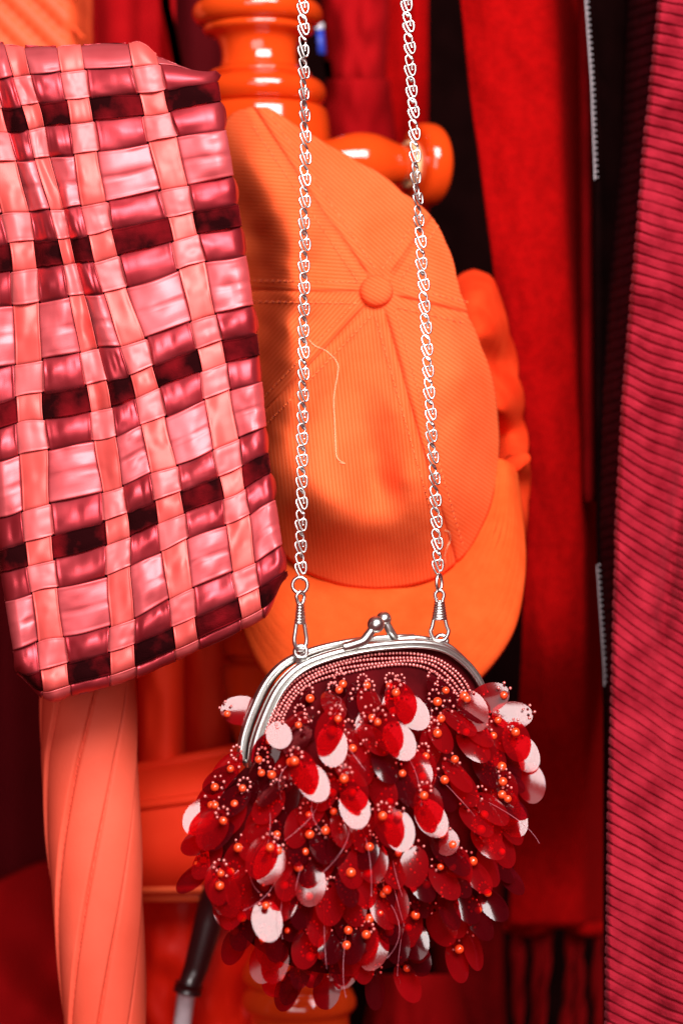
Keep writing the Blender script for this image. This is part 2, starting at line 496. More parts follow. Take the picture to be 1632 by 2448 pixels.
# wine coloured heap and drape, lower left
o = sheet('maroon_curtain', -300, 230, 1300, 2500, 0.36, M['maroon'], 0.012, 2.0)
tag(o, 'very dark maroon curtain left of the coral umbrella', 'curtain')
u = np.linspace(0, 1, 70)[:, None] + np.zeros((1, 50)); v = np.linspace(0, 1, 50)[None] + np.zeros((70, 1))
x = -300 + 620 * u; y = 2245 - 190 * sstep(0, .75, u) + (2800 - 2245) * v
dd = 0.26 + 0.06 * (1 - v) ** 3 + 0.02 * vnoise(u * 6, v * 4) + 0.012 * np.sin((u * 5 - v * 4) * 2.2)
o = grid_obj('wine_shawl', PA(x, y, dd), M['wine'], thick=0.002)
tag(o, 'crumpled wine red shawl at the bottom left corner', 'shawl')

# umbrella with a silver ferrule
t = thing('walking_stick', 'dark walking stick with pale metal tip left of purse bottom', 'walking stick', P(436, 2448, 0.17))
mb = MB(); mb.tube([P(530, 2080, 0.17), P(500, 2200, 0.17), P(470, 2310, 0.17), P(452, 2360, 0.17)], [0.0085, 0.0080, 0.0068, 0.0060], 16); mb.build('shaft', M['dark_shaft'], t)
mb = MB(); mb.tube([P(453, 2352, 0.17), P(448, 2374, 0.17)], 0.0078, 20); mb.build('collar', M['dark_shaft'], t)
mb = MB(); mb.tube([P(446, 2372, 0.17), P(432, 2480, 0.17), P(428, 2520, 0.17)], [0.0052, 0.0048, 0.0045], 20); mb.build('ferrule', M['white'], t)

# second cap, mostly hidden, right of the first
def polar_outline(c, pts, n):
    ang = [math.atan2(q[1] - c[1], q[0] - c[0]) % (2 * math.pi) for q in pts]
    rad = [math.hypot(q[0] - c[0], q[1] - c[1]) for q in pts]
    z = sorted(zip(ang, rad))
    A = np.array([a for a, _ in z]); Rr = np.array([r for _, r in z])
    A = np.concatenate([A - 2 * math.pi, A, A + 2 * math.pi]); Rr = np.tile(Rr, 3)
    th = np.linspace(0, 2 * math.pi, n, endpoint=False)
    return th, lambda q: np.interp(q, A, Rr)

t = thing('rumpled_cloth', 'rumpled orange red cloth bunched behind right side of the orange cap', 'cloth', P(1150, 1300, 0.18))
c2 = (1130, 980)
_, ro = polar_outline(c2, [(1075, 690), (1095, 655), (1130, 642), (1175, 658), (1200, 720), (1217, 800), (1237, 900), (1248, 1000), (1260, 1090), (1262, 1200), (1252, 1300), (1237, 1400), (1150, 1440), (1050, 1400), (1000, 1200), (985, 980), (1000, 820)], 100)
f2 = RBF([(1130, 980, 13.5), (1120, 690, 14.6), (1150, 735, 13.2), (1175, 690, 15.4), (1175, 800, 13.0), (1190, 860, 15.8), (1180, 930, 13.4), (1205, 985, 13.2), (1200, 1040, 16.6), (1185, 1080, 16.8), (1222, 1070, 15.4), (1228, 1108, 12.8), (1200, 1130, 13.2), (1235, 1150, 15.8), (1210, 1165, 15.4), (1225, 1210, 13.6), (1230, 1300, 15.6), (1150, 1400, 16), (1000, 1200, 16), (985, 980, 16), (1000, 820, 16.5), (1130, 645, 18.0), (1085, 680, 17), (1200, 700, 18), (1217, 800, 17.4), (1237, 900, 17.2), (1250, 1000, 17.6), (1262, 1150, 17.6), (1250, 1320, 18)])
th = np.linspace(0, 2 * math.pi, 160, endpoint=False)[:, None]; rr = np.linspace(0.001, 1, 70)[None]
rad = ro(th) * rr
x = c2[0] + rad * np.cos(th); y = c2[1] + rad * np.sin(th)
grid_obj('folds', PA(x, y, f2(x, y) / 100 + 0.006 * vnoise(x / 40, y / 60)), M['cap_red'], t, wrap_u=True, thick=0.0015)
mb = MB(); mb.tube([P(1160, 1160, 0.138), P(1190, 1132, 0.126), P(1225, 1108, 0.123), P(1254, 1096, 0.150)], [.004, .005, .005, .003], 12); mb.build('strap', M['cap_red'], t)

# ------------------------------------------------------------------ turned wooden stand
AX = lambda y: 615 + (y - 30) * 0.042
stand = thing('hat_stand', 'glossy orange turned wooden hat stand holding the orange cap', 'hat stand', P(AX(2700), 2700, 0.21))
dp = 0.21
sp = MM * (D + dp) / D
def lathe_post(name, prof, n=64, dense=4):
    V = []
    pts = []
    for i in range(len(prof) - 1):
        pts.append(prof[i])
    pts.append(prof[-1])
    pts = catmull(pts, len(pts) * dense)
    for y, r in pts:
        c = P(AX(y), y, dp)
        for j in range(n):
            q = 2 * math.pi * j / n
            V.append(c + Vector((math.cos(q) * r * sp, math.sin(q) * r * sp, 0)))
    return mk(name, V, [f[::-1] for f in grid_faces(len(pts), n, False, True)], M['wood'], stand)
lathe_post('finial_ring', [(-60, 60), (-30, 75), (-2, 98), (4, 118), (9, 140), (18, 151), (34, 156), (50, 151), (60, 140), (64, 124)])
lathe_post('neck', [(63, 122), (67, 130), (74, 132), (81, 128), (86, 118), (92, 103), (106, 94), (128, 90), (148, 91), (162, 96), (170, 106), (174, 118), (178, 122), (184, 121), (188, 118)])
lathe_post('collar_ring', [(187, 118), (193, 136), (203, 150), (218, 156), (232, 155), (245, 148), (252, 140), (255, 132)])
lathe_post('shaft', [(255, 132), (258, 146), (266, 156), (290, 161), (340, 162), (430, 158), (600, 140), (900, 122), (1200, 116), (1380, 118), (1460, 126), (1500, 138), (1520, 146), (1545, 151), (1560, 148)])
lathe_post('foot_ring', [(1560, 148), (1566, 130), (1574, 128), (1580, 138), (1587, 148), (1600, 152), (1640, 151), (1700, 142), (1800, 120), (1950, 100), (2100, 92), (2230, 96), (2280, 108)])
lathe_post('base_ring', [(2280, 108), (2300, 122), (2320, 132), (2338, 134), (2350, 128), (2358, 122), (2366, 128), (2385, 136), (2402, 136), (2414, 128), (2420, 122), (2440, 118), (2480, 122), (2600, 130)])
pa = Vector((0.90, 0.40, 0.02)).normalized()
pb = P(752, 384, 0.185)
k = sp
peg = [(0, 40), (40, 52), (80, 65), (115, 71), (155, 68), (195, 55), (230, 43), (252, 40)]
V, F = lathe_data(pb, pa, [(a * k, b * k) for a, b in smooth_prof(peg, 40)], 48)
mk('peg', V, F, M['wood'], stand)
knob = [(a + 20, b) for a, b in ((230, 38), (234, 62), (239, 86), (247, 96), (260, 100), (278, 100), (291, 96), (300, 87), (308, 72), (314, 50), (317, 24), (318, 0.5))]
V, F = lathe_data(pb, pa, [(a * k, b * k) for a, b in smooth_prof(knob, 48)], 56)
mk('peg_knob', V, F, M['wood'], stand)
V, F = lathe_data(pb, pa, [((246 + 9 * math.cos(q)) * k, (50 + 7 * math.sin(q)) * k) for q in np.linspace(0, 2 * math.pi, 14)], 40)
mk('peg_collar', V, F, M['cream'], stand)

# ------------------------------------------------------------------ twisted column, lower left
t = thing('furled_umbrella', 'coral furled umbrella with spiral pleats below the woven bag', 'umbrella', P(255, 2700, 0.085))
ny, na = 160, 360
yy = np.linspace(1100, 2750, ny)[None]; aa = np.linspace(0, 2 * math.pi, na, endpoint=False)[:, None]
rc = np.interp(yy, [1100, 1640, 1800, 2000, 2200, 2448, 2750], [112, 116, 119, 116, 110, 101, 94])
cxl = np.interp(yy, [1100, 1640, 1800, 2000, 2200, 2448, 2750], [207, 211, 213, 224, 237, 252, 268])
NF = 8
tw = (yy - 1650) * (55 / 750.0) * math.pi / 180 * 1.9
ph = (aa + tw) * NF / (2 * math.pi)
fr = np.abs((ph + 0.18) % 1 - 0.5) * 2          # 0 at groove
prof = 1 - 0.11 * np.exp(-(fr / 0.075) ** 2) - 0.060 * ((0.32 - ph) % 1) + 0.006 * vnoise(ph * 3, yy / 90)
sc = MM * (D + 0.085) / D
cen = PA(cxl + 0 * aa, yy + 0 * aa, 0.085 + 0 * aa * yy)
pts = cen + np.stack([-np.cos(aa) * rc * prof * sc * -1, np.sin(aa) * rc * prof * sc * 1, 0 * aa * yy], -1)
grid_obj('canopy', pts, M['column'], t, wrap_u=True, flip=True)

# ------------------------------------------------------------------ orange cap
cap = thing('baseball_hat', 'orange twill baseball cap hanging bill down from the wooden stand', 'cap', P(905, 1400, 0.12))
BC = (905.0, 700.0)
outl = [(1100, 700), (1120, 760), (1150, 830), (1180, 920), (1190, 1000), (1192, 1100), (1170, 1220), (1120, 1320), (1050, 1382), (980, 1402), (900, 1410), (820, 1402), (740, 1375), (680, 1330), (630, 1270), (590, 1180), (560, 1080), (545, 950), (540, 800), (540, 650), (535, 500), (530, 380), (535, 290), (560, 268), (600, 256), (640, 256), (680, 280), (720, 310), (790, 350), (860, 390), (960, 460), (1040, 530), (1065, 580), (1082, 620), (1090, 660)]
_, co = polar_outline(BC, outl, 10)
fc = RBF([(905, 700, 7.0), (820, 1190, 3.9), (765, 1090, 4.3), (965, 1140, 4.3), (872, 1010, 6.3), (884, 1080, 6.3), (903, 1160, 6.2), (853, 940, 6.5), (825, 850, 6.5), (900, 1410, 9.1), (760, 1385, 9.2), (1050, 1385, 9.2), (690, 1335, 9.0),
          (1010, 1230, 5.3), (800, 1250, 4.7), (900, 1250, 5.5), (900, 1305, 7.0), (790, 1305, 6.8), (1030, 1290, 7.0), (705, 1250, 6.8), (850, 1360, 8.2), (960, 1360, 8.2),
          (770, 950, 5.4), (990, 900, 5.9), (940, 980, 5.4), (720, 1050, 5.0), (1070, 1000, 6.5), (1105, 900, 7.1), (1118, 1000, 7.4), (1160, 930, 9.6), (1190, 1000, 11.0), (1192, 1100, 11.2), (1150, 1260, 9.8), (1105, 1150, 7.2),
          (1150, 830, 9.8), (1100, 700, 9.0), (1082, 610, 9.4), (1040, 530, 9.8), (960, 460, 10.2), (860, 390, 10.6), (720, 310, 11), (640, 256, 11.6), (560, 268, 12.4), (535, 380, 12.6),
          (800, 560, 8.0), (700, 450, 8.4), (950, 560, 8.0), (860, 470, 9.6), (760, 400, 9.8), (640, 350, 9.9), (1020, 620, 7.8), (1000, 760, 6.9), (820, 760, 6.6), (740, 640, 7.0), (720, 780, 6.4),
          (590, 385, 9.7), (618, 440, 8.9), (648, 510, 8.1), (668, 570, 7.5), (680, 640, 7.0), (684, 700, 6.7), (684, 780, 6.3), (680, 860, 6.0), (670, 960, 5.7), (664, 1040, 5.6),
          (572, 430, 10.9), (598, 500, 11.2), (622, 570, 11.4), (634, 640, 11.3), (638, 700, 11.2), (636, 780, 11), (632, 860, 10.8), (622, 950, 10.5), (610, 1040, 10.2),
          (560, 600, 13), (550, 800, 13), (550, 950, 13), (570, 1100, 12), (650, 1120, 6.1), (640, 1230, 7.8), (590, 1180, 11), (690, 1200, 5.4)], 1e-5)
SEAMS = [R(13), R(74), R(134), R(181), R(236), R(305)]
TW = [35, 84, -48, 4, 42, 22]
def cap_depth(x, y):
    d = fc(x, y) / 100
    rx, ry = x - BC[0], y - BC[1]
    r = np.hypot(rx, ry); th_ = np.arctan2(ry, rx)
    for s in SEAMS:
        c = np.cos(th_ - s)
        dist = r * np.sin(th_ - s)
        on = (c > 0) * sstep(30, 70, r)
        d = d + on * (0.0016 * np.exp(-(dist / 5.0) ** 2) - 0.0009 * np.exp(-((dist + 17) / 13.0) ** 2) - 0.0005 * np.exp(-((dist - 15) / 12.0) ** 2))
    d = d + 0.0050 * vnoise(x / 140 + 2, y / 170) * sstep(60, 260, r) + 0.0018 * vnoise(x / 55, y / 75) + 0.0006 * vnoise(x / 24 + 7, y / 24)
    return d
NR = 80
for i in range(6):
    a0, a1 = SEAMS[i], SEAMS[(i + 1) % 6]
    if a1 < a0: a1 += 2 * math.pi
    n = max(24, int((a1 - a0) * 45))
    # crowd samples at the seams
    q = np.linspace(0, 1, n); q = q - 0.55 * np.sin(2 * math.pi * q) / (2 * math.pi)
    th = (a0 + (a1 - a0) * q)[:, None]; rr = np.linspace(0.02, 1, NR)[None]
    rad = co(th % (2 * math.pi)) * rr
    x = BC[0] + rad * np.cos(th); y = BC[1] + rad * np.sin(th)
    an = R(TW[i] + 90)
    uv = np.stack([(x * math.cos(an) + y * math.sin(an)) / 100, (-x * math.sin(an) + y * math.cos(an)) / 100], -1)
    grid_obj('crown_panel', PA(x, y, cap_depth(x, y)), M['cap'], cap, uv=uv, thick=0.0012)
# stitching beside the seams
for i, s in enumerate(SEAMS):
    mb = MB()
    for off in (-26, 24):
        rmax = float(co(s % (2 * math.pi))) * 0.93
        r0 = 52.0
        while r0 < rmax:
            pts = []
            for r in (r0, r0 + 5, r0 + 10):
                x = BC[0] + r * math.cos(s) - off * math.sin(s) * -1 * -1; y = BC[1] + r * math.sin(s) + off * math.cos(s)
                pts.append(P(x, y, float(cap_depth(np.array([x]), np.array([y]))[0]) - 0.0003))
            mb.tube(pts, 0.00034, 5)
            r0 += 15
    o = mb.build('stitching', M['stitch'], cap); o['kind'] = 'stuff'
# button
V, F = [], []
bn = Vector((-0.10, -0.95, 0.25)).normalized()
bc = P(900, 698, 0.0705)
prof = [(-0.003, 0.0078), (0.001, 0.0084), (0.0035, 0.0080), (0.0052, 0.0062), (0.0060, 0.0035), (0.0062, 0.0002)]
V, F = lathe_data(bc, bn, smooth_prof(prof, 18), 32)
bo = mk('button', V, F, M['cap'], cap)
set_uv(bo.data, [((v.co.x * math.cos(R(60)) + v.co.z * math.sin(R(60))) / MM / 100, v.co.z / MM / 100) for v in bo.data.vertices])
# bill
seam = catmull([(600, 1200), (640, 1285), (690, 1342), (740, 1378), (820, 1404), (900, 1412), (980, 1404), (1050, 1384), (1120, 1322), (1170, 1222), (1193, 1100)], 90)
outer = catmull([(560, 1330), (575, 1440), (600, 1530), (655, 1625), (745, 1695), (850, 1722), (950, 1716), (1060, 1682), (1150, 1605), (1215, 1510), (1240, 1400), (1242, 1290), (1222, 1120)], 90)
tt = np.linspace(0, 1, 60)
ss = np.linspace(-1, 1, 90)
sd = 0.0925 + 0.022 * np.abs(ss) ** 2.5
od = 0.068 + 0.060 * np.abs(ss) ** 2.0
bx = seam[:, None, 0] * (1 - tt) + outer[:, None, 0] * tt
by = seam[:, None, 1] * (1 - tt) + outer[:, None, 1] * tt
bd = sd[:, None] * (1 - tt) + od[:, None] * tt - 0.010 * np.sin(tt * math.pi)[None] * (1 - 0.4 * np.abs(ss[:, None]))
def bill_relief(t): return 0.00016 * sum(np.exp(-((t - q) / 0.012) ** 2) for q in BROWS)
BROWS = [0.18, 0.28, 0.38, 0.48, 0.58, 0.68, 0.78, 0.88]
bd = bd + bill_relief(tt)[None] + 0.0006 * vnoise(bx / 50, by / 50)
bd[:, -1] += 0.004; bd[:, -2] += 0.0012
uv = np.stack([(bx * .6 + by * .8) / 100, by / 100], -1)
bill = grid_obj('bill', PA(bx, by, bd), M['cap_plain'], cap, uv=uv, thick=0.003)
mb = MB()
for q in BROWS:
    j = int(round(q * 59))
    for i in range(2, 86, 2):
        pts = [P(bx[i + a, j], by[i + a, j], bd[i + a, j] - 0.00025) for a in (0, 1)]
        mb.tube(pts, 0.00036, 5)
o = mb.build('stitching', M['stitch'], bill); o['kind'] = 'stuff'
# sweat-band welt at the bill seam
mb = MB(); mb.tube([P(seam[i, 0], seam[i, 1] + 3, sd[i] - 0.0025) for i in range(4, 88)], 0.0016, 8); mb.build('seam_welt', M['cap_plain'], cap)

# loose threads on the cap
def lint(name, pts, label, r=0.00015):
    xy = catmull(pts, 60)
    p = [P(a, b, float(cap_depth(np.array([a]), np.array([b]))[0]) - 0.0012) for a, b in xy]
    mb = MB(); mb.tube(p, r, 5)
    tag(mb.build(name, M['lint']), label, 'thread', 'loose threads on the cap')
lint('loose_thread', [(738, 812), (752, 826), (778, 838), (798, 856), (808, 874), (806, 900), (798, 950), (800, 1010), (802, 1060), (806, 1095), (824, 1108), (812, 1106)], 'long pale loose thread curling down the cap front by left chain')
lint('loose_thread', [(1062, 1268), (1072, 1272), (1076, 1290), (1068, 1308), (1062, 1330), (1064, 1345)], 'short pale loose thread beside the lower right chain')

# ------------------------------------------------------------------ red scarf with fringe
sc_ = thing('red_scarf', 'long red felt scarf with fringed end hanging right of the caps', 'scarf', P(1320, 2448, 0.2))
nv, nu = 160, 50
yv = np.linspace(-200, 2210, nv)
XL = np.interp(yv, [-200, 0, 250, 600, 900, 1100, 1300, 1500, 1700, 2000, 2210], [1090, 1105, 1130, 1180, 1222, 1256, 1260, 1252, 1243, 1232, 1222])
XR = np.interp(yv, [-200, 0, 400, 900, 1200, 1600, 2210], [1385, 1392, 1400, 1414, 1424, 1436, 1440])
uu = np.linspace(0, 1, nu)[:, None]
x = XL[None] + (XR - XL)[None] * uu + 6 * vnoise(uu * 2, yv[None] / 300); y = yv[None] + 0 * uu
dd = 0.22 - 0.030 * np.sqrt(np.clip(1 - ((uu - 0.40) / 0.62) ** 2, 0, 1)) + 0.05 * sstep(0.72, 1.0, uu) + 0.16 * sstep(1450, 2150, y) + 0.007 * vnoise(uu * 3, y / 330) + 0.003 * vnoise(uu * 5 + 3, y / 110) + 0.002 * vnoise(uu * 9, y / 60)
grid_obj('cloth', PA(x, y, dd), M['felt'], sc_, thick=0.003)
mb = MB(); mb.tube([P(1218 + 225 * q, 2212 + 10 * math.sin(q * 9) , 0.365 + 0.006 * math.sin(q * 14)) for q in np.linspace(0, 1, 40)], 0.0045, 10); mb.build('hem', M['felt'], sc_)
for i, xx in enumerate((1236, 1288, 1306, 1362, 1384, 1428)):
    amp_, tw_, dr_, ln_ = rnd.uniform(4, 8), rnd.uniform(7, 12), rnd.uniform(-26, 22), rnd.uniform(300, 400)
    for s in (-1, 1):
        p = [P(xx + s * amp_ * math.sin(q * tw_ + i) + dr_ * q * q, 2215 + ln_ * q, 0.372 + 0.003 * s * math.cos(q * tw_ + i) + 0.01 * math.sin(i * 2.1) * q) for q in np.linspace(0, 1, 40)]
        mb = MB(); mb.tube(p, [0.0028 + 0.0012 * math.sin(q * 5 + i) for q in np.linspace(0, 1, 40)], 8); mb.build('tassel', M['felt_dark'], sc_)  # darker wool puts the shade on the fringe into its colour
# dark pieces below the purse on the right
o = tubecloth('crimson_trousers', (1015, 1040, 1060), (1190, 1200, 1215), 1900, 2700, 0.36, 0.03, M['felt_dark'], None, 0.010, 21)
tag(o, 'dark crimson trouser leg between purse and scarf fringe', 'trousers')
o = tubecloth('wine_bundle', (900, 860, 850), (1090, 1130, 1150), 2330, 2700, 0.30, 0.05, M['wine'], None, 0.010, 31)
tag(o, 'dim wine red knitted bundle at bottom below the purse', 'bundle')

# ------------------------------------------------------------------ black jacket with zip
jk = thing('black_jacket', 'black jacket edge with pale zip beside the ribbed knit', 'jacket', P(1430, 2448, 0.16))
yv = np.linspace(-200, 2700, 120)
XL = np.interp(yv, [-200, 0, 200, 420, 900, 1350, 1600, 2000, 2700], [1385, 1398, 1412, 1420, 1422, 1425, 1442, 1448, 1450])
uu = np.linspace(0, 1, 20)[:, None]
x = XL[None] + (1640 - XL)[None] * uu; y = yv[None] + 0 * uu
dd = 0.150 + 0.05 * uu ** 0.7 + 0.004 * vnoise(uu * 3, y / 150)
grid_obj('front', PA(x, y, dd), M['black'], jk, thick=0.002)
def zipper(y0, y1):
    mb = MB()
    yq = y0
    while yq < y1:
        xq = float(np.interp(yq, yv, XL))
        V, F = sphere_data(P(xq + 6, yq, 0.1475), 0.0007, 6, 4, (1.2, 1, 0.8)); mb.add(V, F)
        yq += 14
    o = mb.build('zip_teeth', M['zip'], jk); o['kind'] = 'stuff'
    ys = np.linspace(y0, y1, 40)
    mb = MB(); mb.tube([P(float(np.interp(q, yv, XL)) + 0.5, q, 0.148) for q in ys], 0.0004, 8); mb.build('zip_cord', M['zip'], jk)
zipper(-150, 430)
zipper(1350, 1640)
o = tubecloth('garnet_coat', (1384, 1392, 1396), (1410, 1412, 1418), -200, 1200, 0.19, 0.012, M['felt_dark'], None, 0.002, 41)
tag(o, 'thin garnet coat edge squeezed between scarf and black zip', 'coat')

# ------------------------------------------------------------------ ribbed crimson garment
rk = thing('ribbed_cardigan', 'crimson pink ribbed knit cardigan hanging at right edge', 'cardigan', P(1600, 2448, 0.1))
NRIB = 118; SP = 12
w = np.linspace(-420, 2520, NRIB * SP)            # rib coordinate (level at the left edge)
pitch = (2520 + 420) / NRIB
ph = np.linspace(0, NRIB, NRIB * SP)
XLw = np.interp(w, [-420, 0, 100, 350, 700, 950, 1250, 1600, 2000, 2448, 2600], [1587, 1573, 1563, 1538, 1508, 1488, 1472, 1462, 1452, 1446, 1445])
xs = np.concatenate([np.linspace(0, 20, 18), np.linspace(24, 420, 40)])
slope = np.interp(w, [-420, 0, 500, 910, 1200, 1500, 2000, 2600], [.24, .27, .34, .42, .58, .74, .58, .46])
X = XLw[None] + xs[:, None]
Y = w[None] + slope[None] * (xs[:, None] ** 0.97) + 10 * vnoise(xs[:, None] / 70, w[None] / 140) - 30 * (slope[None] - .2) * np.exp(-xs[:, None] / 40)
ribw = 0.5 + 0.5 * np.cos(2 * math.pi * (ph[None] + 0.10 * vnoise(xs[:, None] / 18, w[None] / 9)))
rel = 0.0019 * (1 - ribw ** 5.0) * (0.8 + 0.5 * vnoise(xs[:, None] / 25, ph[None]))
edge = 0.010 * (1 - np.sqrt(np.clip(1 - (1 - np.minimum(xs, 14) / 14) ** 2, 0, 1)))[:, None]
dd = 0.085 - 0.06 * sstep(1200, 2300, w)[None] + edge - rel + 0.012 * vnoise(xs[:, None] / 90 + 4, w[None] / 260) + 0.010 * np.exp(-((xs[:, None] - 150 + (w[None] - 1100) * 0.10) / 22) ** 2) * sstep(700, 1000, w)[None] * (1 - sstep(1350, 1650, w))[None] - 0.00003 * xs[:, None]
X = X - rel / MM * 0.5 * np.exp(-xs[:, None] / 18)
grid_obj('front_panel', PA(X, Y, dd), M['rib'], rk, flip=False)
# inner fold behind the front edge, its shade put into the knit colour
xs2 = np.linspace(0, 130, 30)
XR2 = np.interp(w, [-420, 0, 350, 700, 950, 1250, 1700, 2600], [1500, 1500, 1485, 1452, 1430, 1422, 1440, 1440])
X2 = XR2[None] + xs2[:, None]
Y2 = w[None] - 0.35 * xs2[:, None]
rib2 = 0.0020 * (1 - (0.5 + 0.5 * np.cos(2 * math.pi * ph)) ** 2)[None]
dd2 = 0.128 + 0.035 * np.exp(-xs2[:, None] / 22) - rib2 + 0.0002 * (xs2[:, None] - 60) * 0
grid_obj('inner_fold', PA(X2, Y2, dd2), M['rib_shade'], rk)

# ------------------------------------------------------------------ woven ribbon bag
bag = thing('woven_bag', 'woven satin and velvet ribbon bag in pink and burgundy', 'bag', P(350, 1650, 0.05))
NC = np.array([[(-20, 290), (78, 277), (190, 265), (368, 245)],
               [(56, 613), (163, 600), (243, 588), (434, 546)],
               [(76, 978), (236, 944), (345, 915), (504, 857)],
               [(98, 1318), (279, 1268), (402, 1215), (553, 1153)],
               [(132, 1621), (293, 1577), (443, 1515), (598, 1443)]], float)
HN = np.array([[32, 20, 29, 32], [32, 15, 28, 32], [33, 26, 31, 33], [34, 28, 33, 30], [34, 31, 30, 28]], float)
LE = np.array([(-160, 305), (-80, 628), (-45, 1003), (-10, 1345), (40, 1650)], float)
RE = np.array([(522, 217), (570, 515), (614, 824), (642, 1106), (686, 1392)], float)
ctrl = np.zeros((5, 10, 2))
for r in range(5):
    ctrl[r, 0] = LE[r]; ctrl[r, 9] = RE[r]
    allp = [LE[r]] + list(NC[r]) + [RE[r]]
    for c in range(4):
        e = NC[r, c]; dirn = np.array(allp[c + 2]) - np.array(allp[c]); dirn = dirn / np.linalg.norm(dirn)
        ctrl[r, 1 + 2 * c] = e - dirn * HN[r, c]; ctrl[r, 2 + 2 * c] = e + dirn * HN[r, c]
VP = 282.0
def ctrl_at(v):
    """ten column edges for nominal row coordinate v (array)"""
    v = np.asarray(v, float); q = v / VP
    i = np.clip(np.floor(q).astype(int), 0, 3); t = q - i
    def row(k):
        lo = 2 * ctrl[0] - ctrl[1]; hi = 2 * ctrl[4] - ctrl[3]
        full = np.concatenate([lo[None], ctrl, hi[None]])
        return full[np.clip(k + 1, 0, 6)]
    a, b, c, d = row(i - 1), row(i), row(i + 1), row(i + 2)
    t = t[..., None, None]
    mid = 0.5 * (2 * b + (c - a) * t + (2 * a - 5 * b + 4 * c - d) * t * t + (3 * b - a - 3 * c + d) * t ** 3)
    lo = ctrl[0] + (ctrl[1] - ctrl[0]) * q[..., None, None] * 0.97
    hi = ctrl[4] + (ctrl[4] - ctrl[3]) * (q - 4)[..., None, None]
    return np.where(q[..., None, None] < 0, lo, np.where(q[..., None, None] > 4, hi, mid))
def bag_xy(u, v):
    u, v = np.broadcast_arrays(np.asarray(u, float), np.asarray(v, float))
    c = ctrl_at(v)
    uc = np.clip(u, 0, 9)
    i = np.clip(np.floor(uc).astype(int), 0, 8); t = uc - i
    a = np.take_along_axis(c, i[..., None, None].repeat(2, -1), -2)[..., 0, :]
    b = np.take_along_axis(c, (i + 1)[..., None, None].repeat(2, -1), -2)[..., 0, :]
    return a + (b - a) * t[..., None]
def roll(s, r):
    """arc roll-off: travel s past the start of a bend of radius r -> (advance, drop)"""
    a = np.clip(s / r, 0, 2.2)
    return np.sin(np.minimum(a, math.pi / 2)) * r, (1 - np.cos(a)) * r
def bag_pos(u, v, h):
    """u column coordinate, v nominal row coordinate, h height off the weave (m)"""
    u, v = np.broadcast_arrays(np.asarray(u, float), np.asarray(v, float))
    vt = -85 - 35 * (1 - sstep(1.0, 5.0, u)) + 98 * sstep(7.3, 9.0, u) + 25 * (1 - sstep(0, 1.5, u))           # where the top starts to roll back
    st = np.maximum(vt - v, 0); adt, drt = roll(st, 50.0)
    vb = 1128 + 4 - 85 * (1 - sstep(0, 1.6, u)) ** 1.5 - 60 * sstep(8.0, 9.0, u)
    sb = np.maximum(v - vb, 0); adb, drb = roll(sb, 40.0)
    ve = np.where(v < vt, vt - adt, np.where(v > vb, vb + adb, v))
    su = np.maximum(u - 8.72, 0) * 110; adr, drr = roll(su, 34.0)
    ue = np.where(u > 8.72, 8.72 + adr / 110, u)
    sl = np.maximum(0.5 - u, 0) * 110; adl, drl = roll(sl, 40.0)
    ue = np.where(u < 0.5, 0.5 - adl / 110, ue)
    p = bag_xy(ue, ve)
    inner = sstep(0.3, 1.2, u) * (1 - sstep(8.0, 8.9, u)) * sstep(-100, 0, v) * (1 - sstep(1040, 1120, v))
    p = p + np.stack([11 * vnoise(u * 1.1 + 7, v / 95) * inner, 16 * vnoise(u * 0.8 + 2, v / 120 + 3) * inner], -1)
    # a hand-sized pucker between the second and third coral ribbons, soft waves elsewhere
    base = 0.012 - 0.010 * np.sin(np.clip((u + 0.3) / 9.6, 0, 1) * math.pi) * np.sin(np.clip((v + 200) / 1450, 0, 1) * math.pi) \
        - 0.014 * sstep(500, 1128, v)
    puck = 0.0050 * np.exp(-((u - 3.5 - 0.25 * np.sin(v / 160)) / 0.55) ** 2) * (1 - sstep(420, 900, v)) + 0.0035 * np.exp(-((u - 2.0) / 0.5) ** 2) * (1 - sstep(200, 560, v))
    wav = 0.0030 * vnoise(u * 0.9 + 3, v / 130) + 0.0022 * vnoise(u * 2.1, v / 55 + 5)
    d = base + puck + wav + (drt + drb + drr + drl) * MM
    flat = np.clip((drt + drb + drr + drl) / 55.0, 0, 1)
    # offset along an approximate outward direction
    out = 1 - 0.8 * flat
    dx = p[..., 0]; dy = p[..., 1]
    lift = h * flat / MM * 0.45
    dx = dx + lift * (drr > drt + drb) * (drr > 2) * 1.0 - lift * (drl > drt + drb) * (drl > 2)
    dy = dy - lift * (drt > drr) * (drt > 2) + lift * (drb > drr) * (drb > 2)
    return PA(dx, dy, d - h * out)
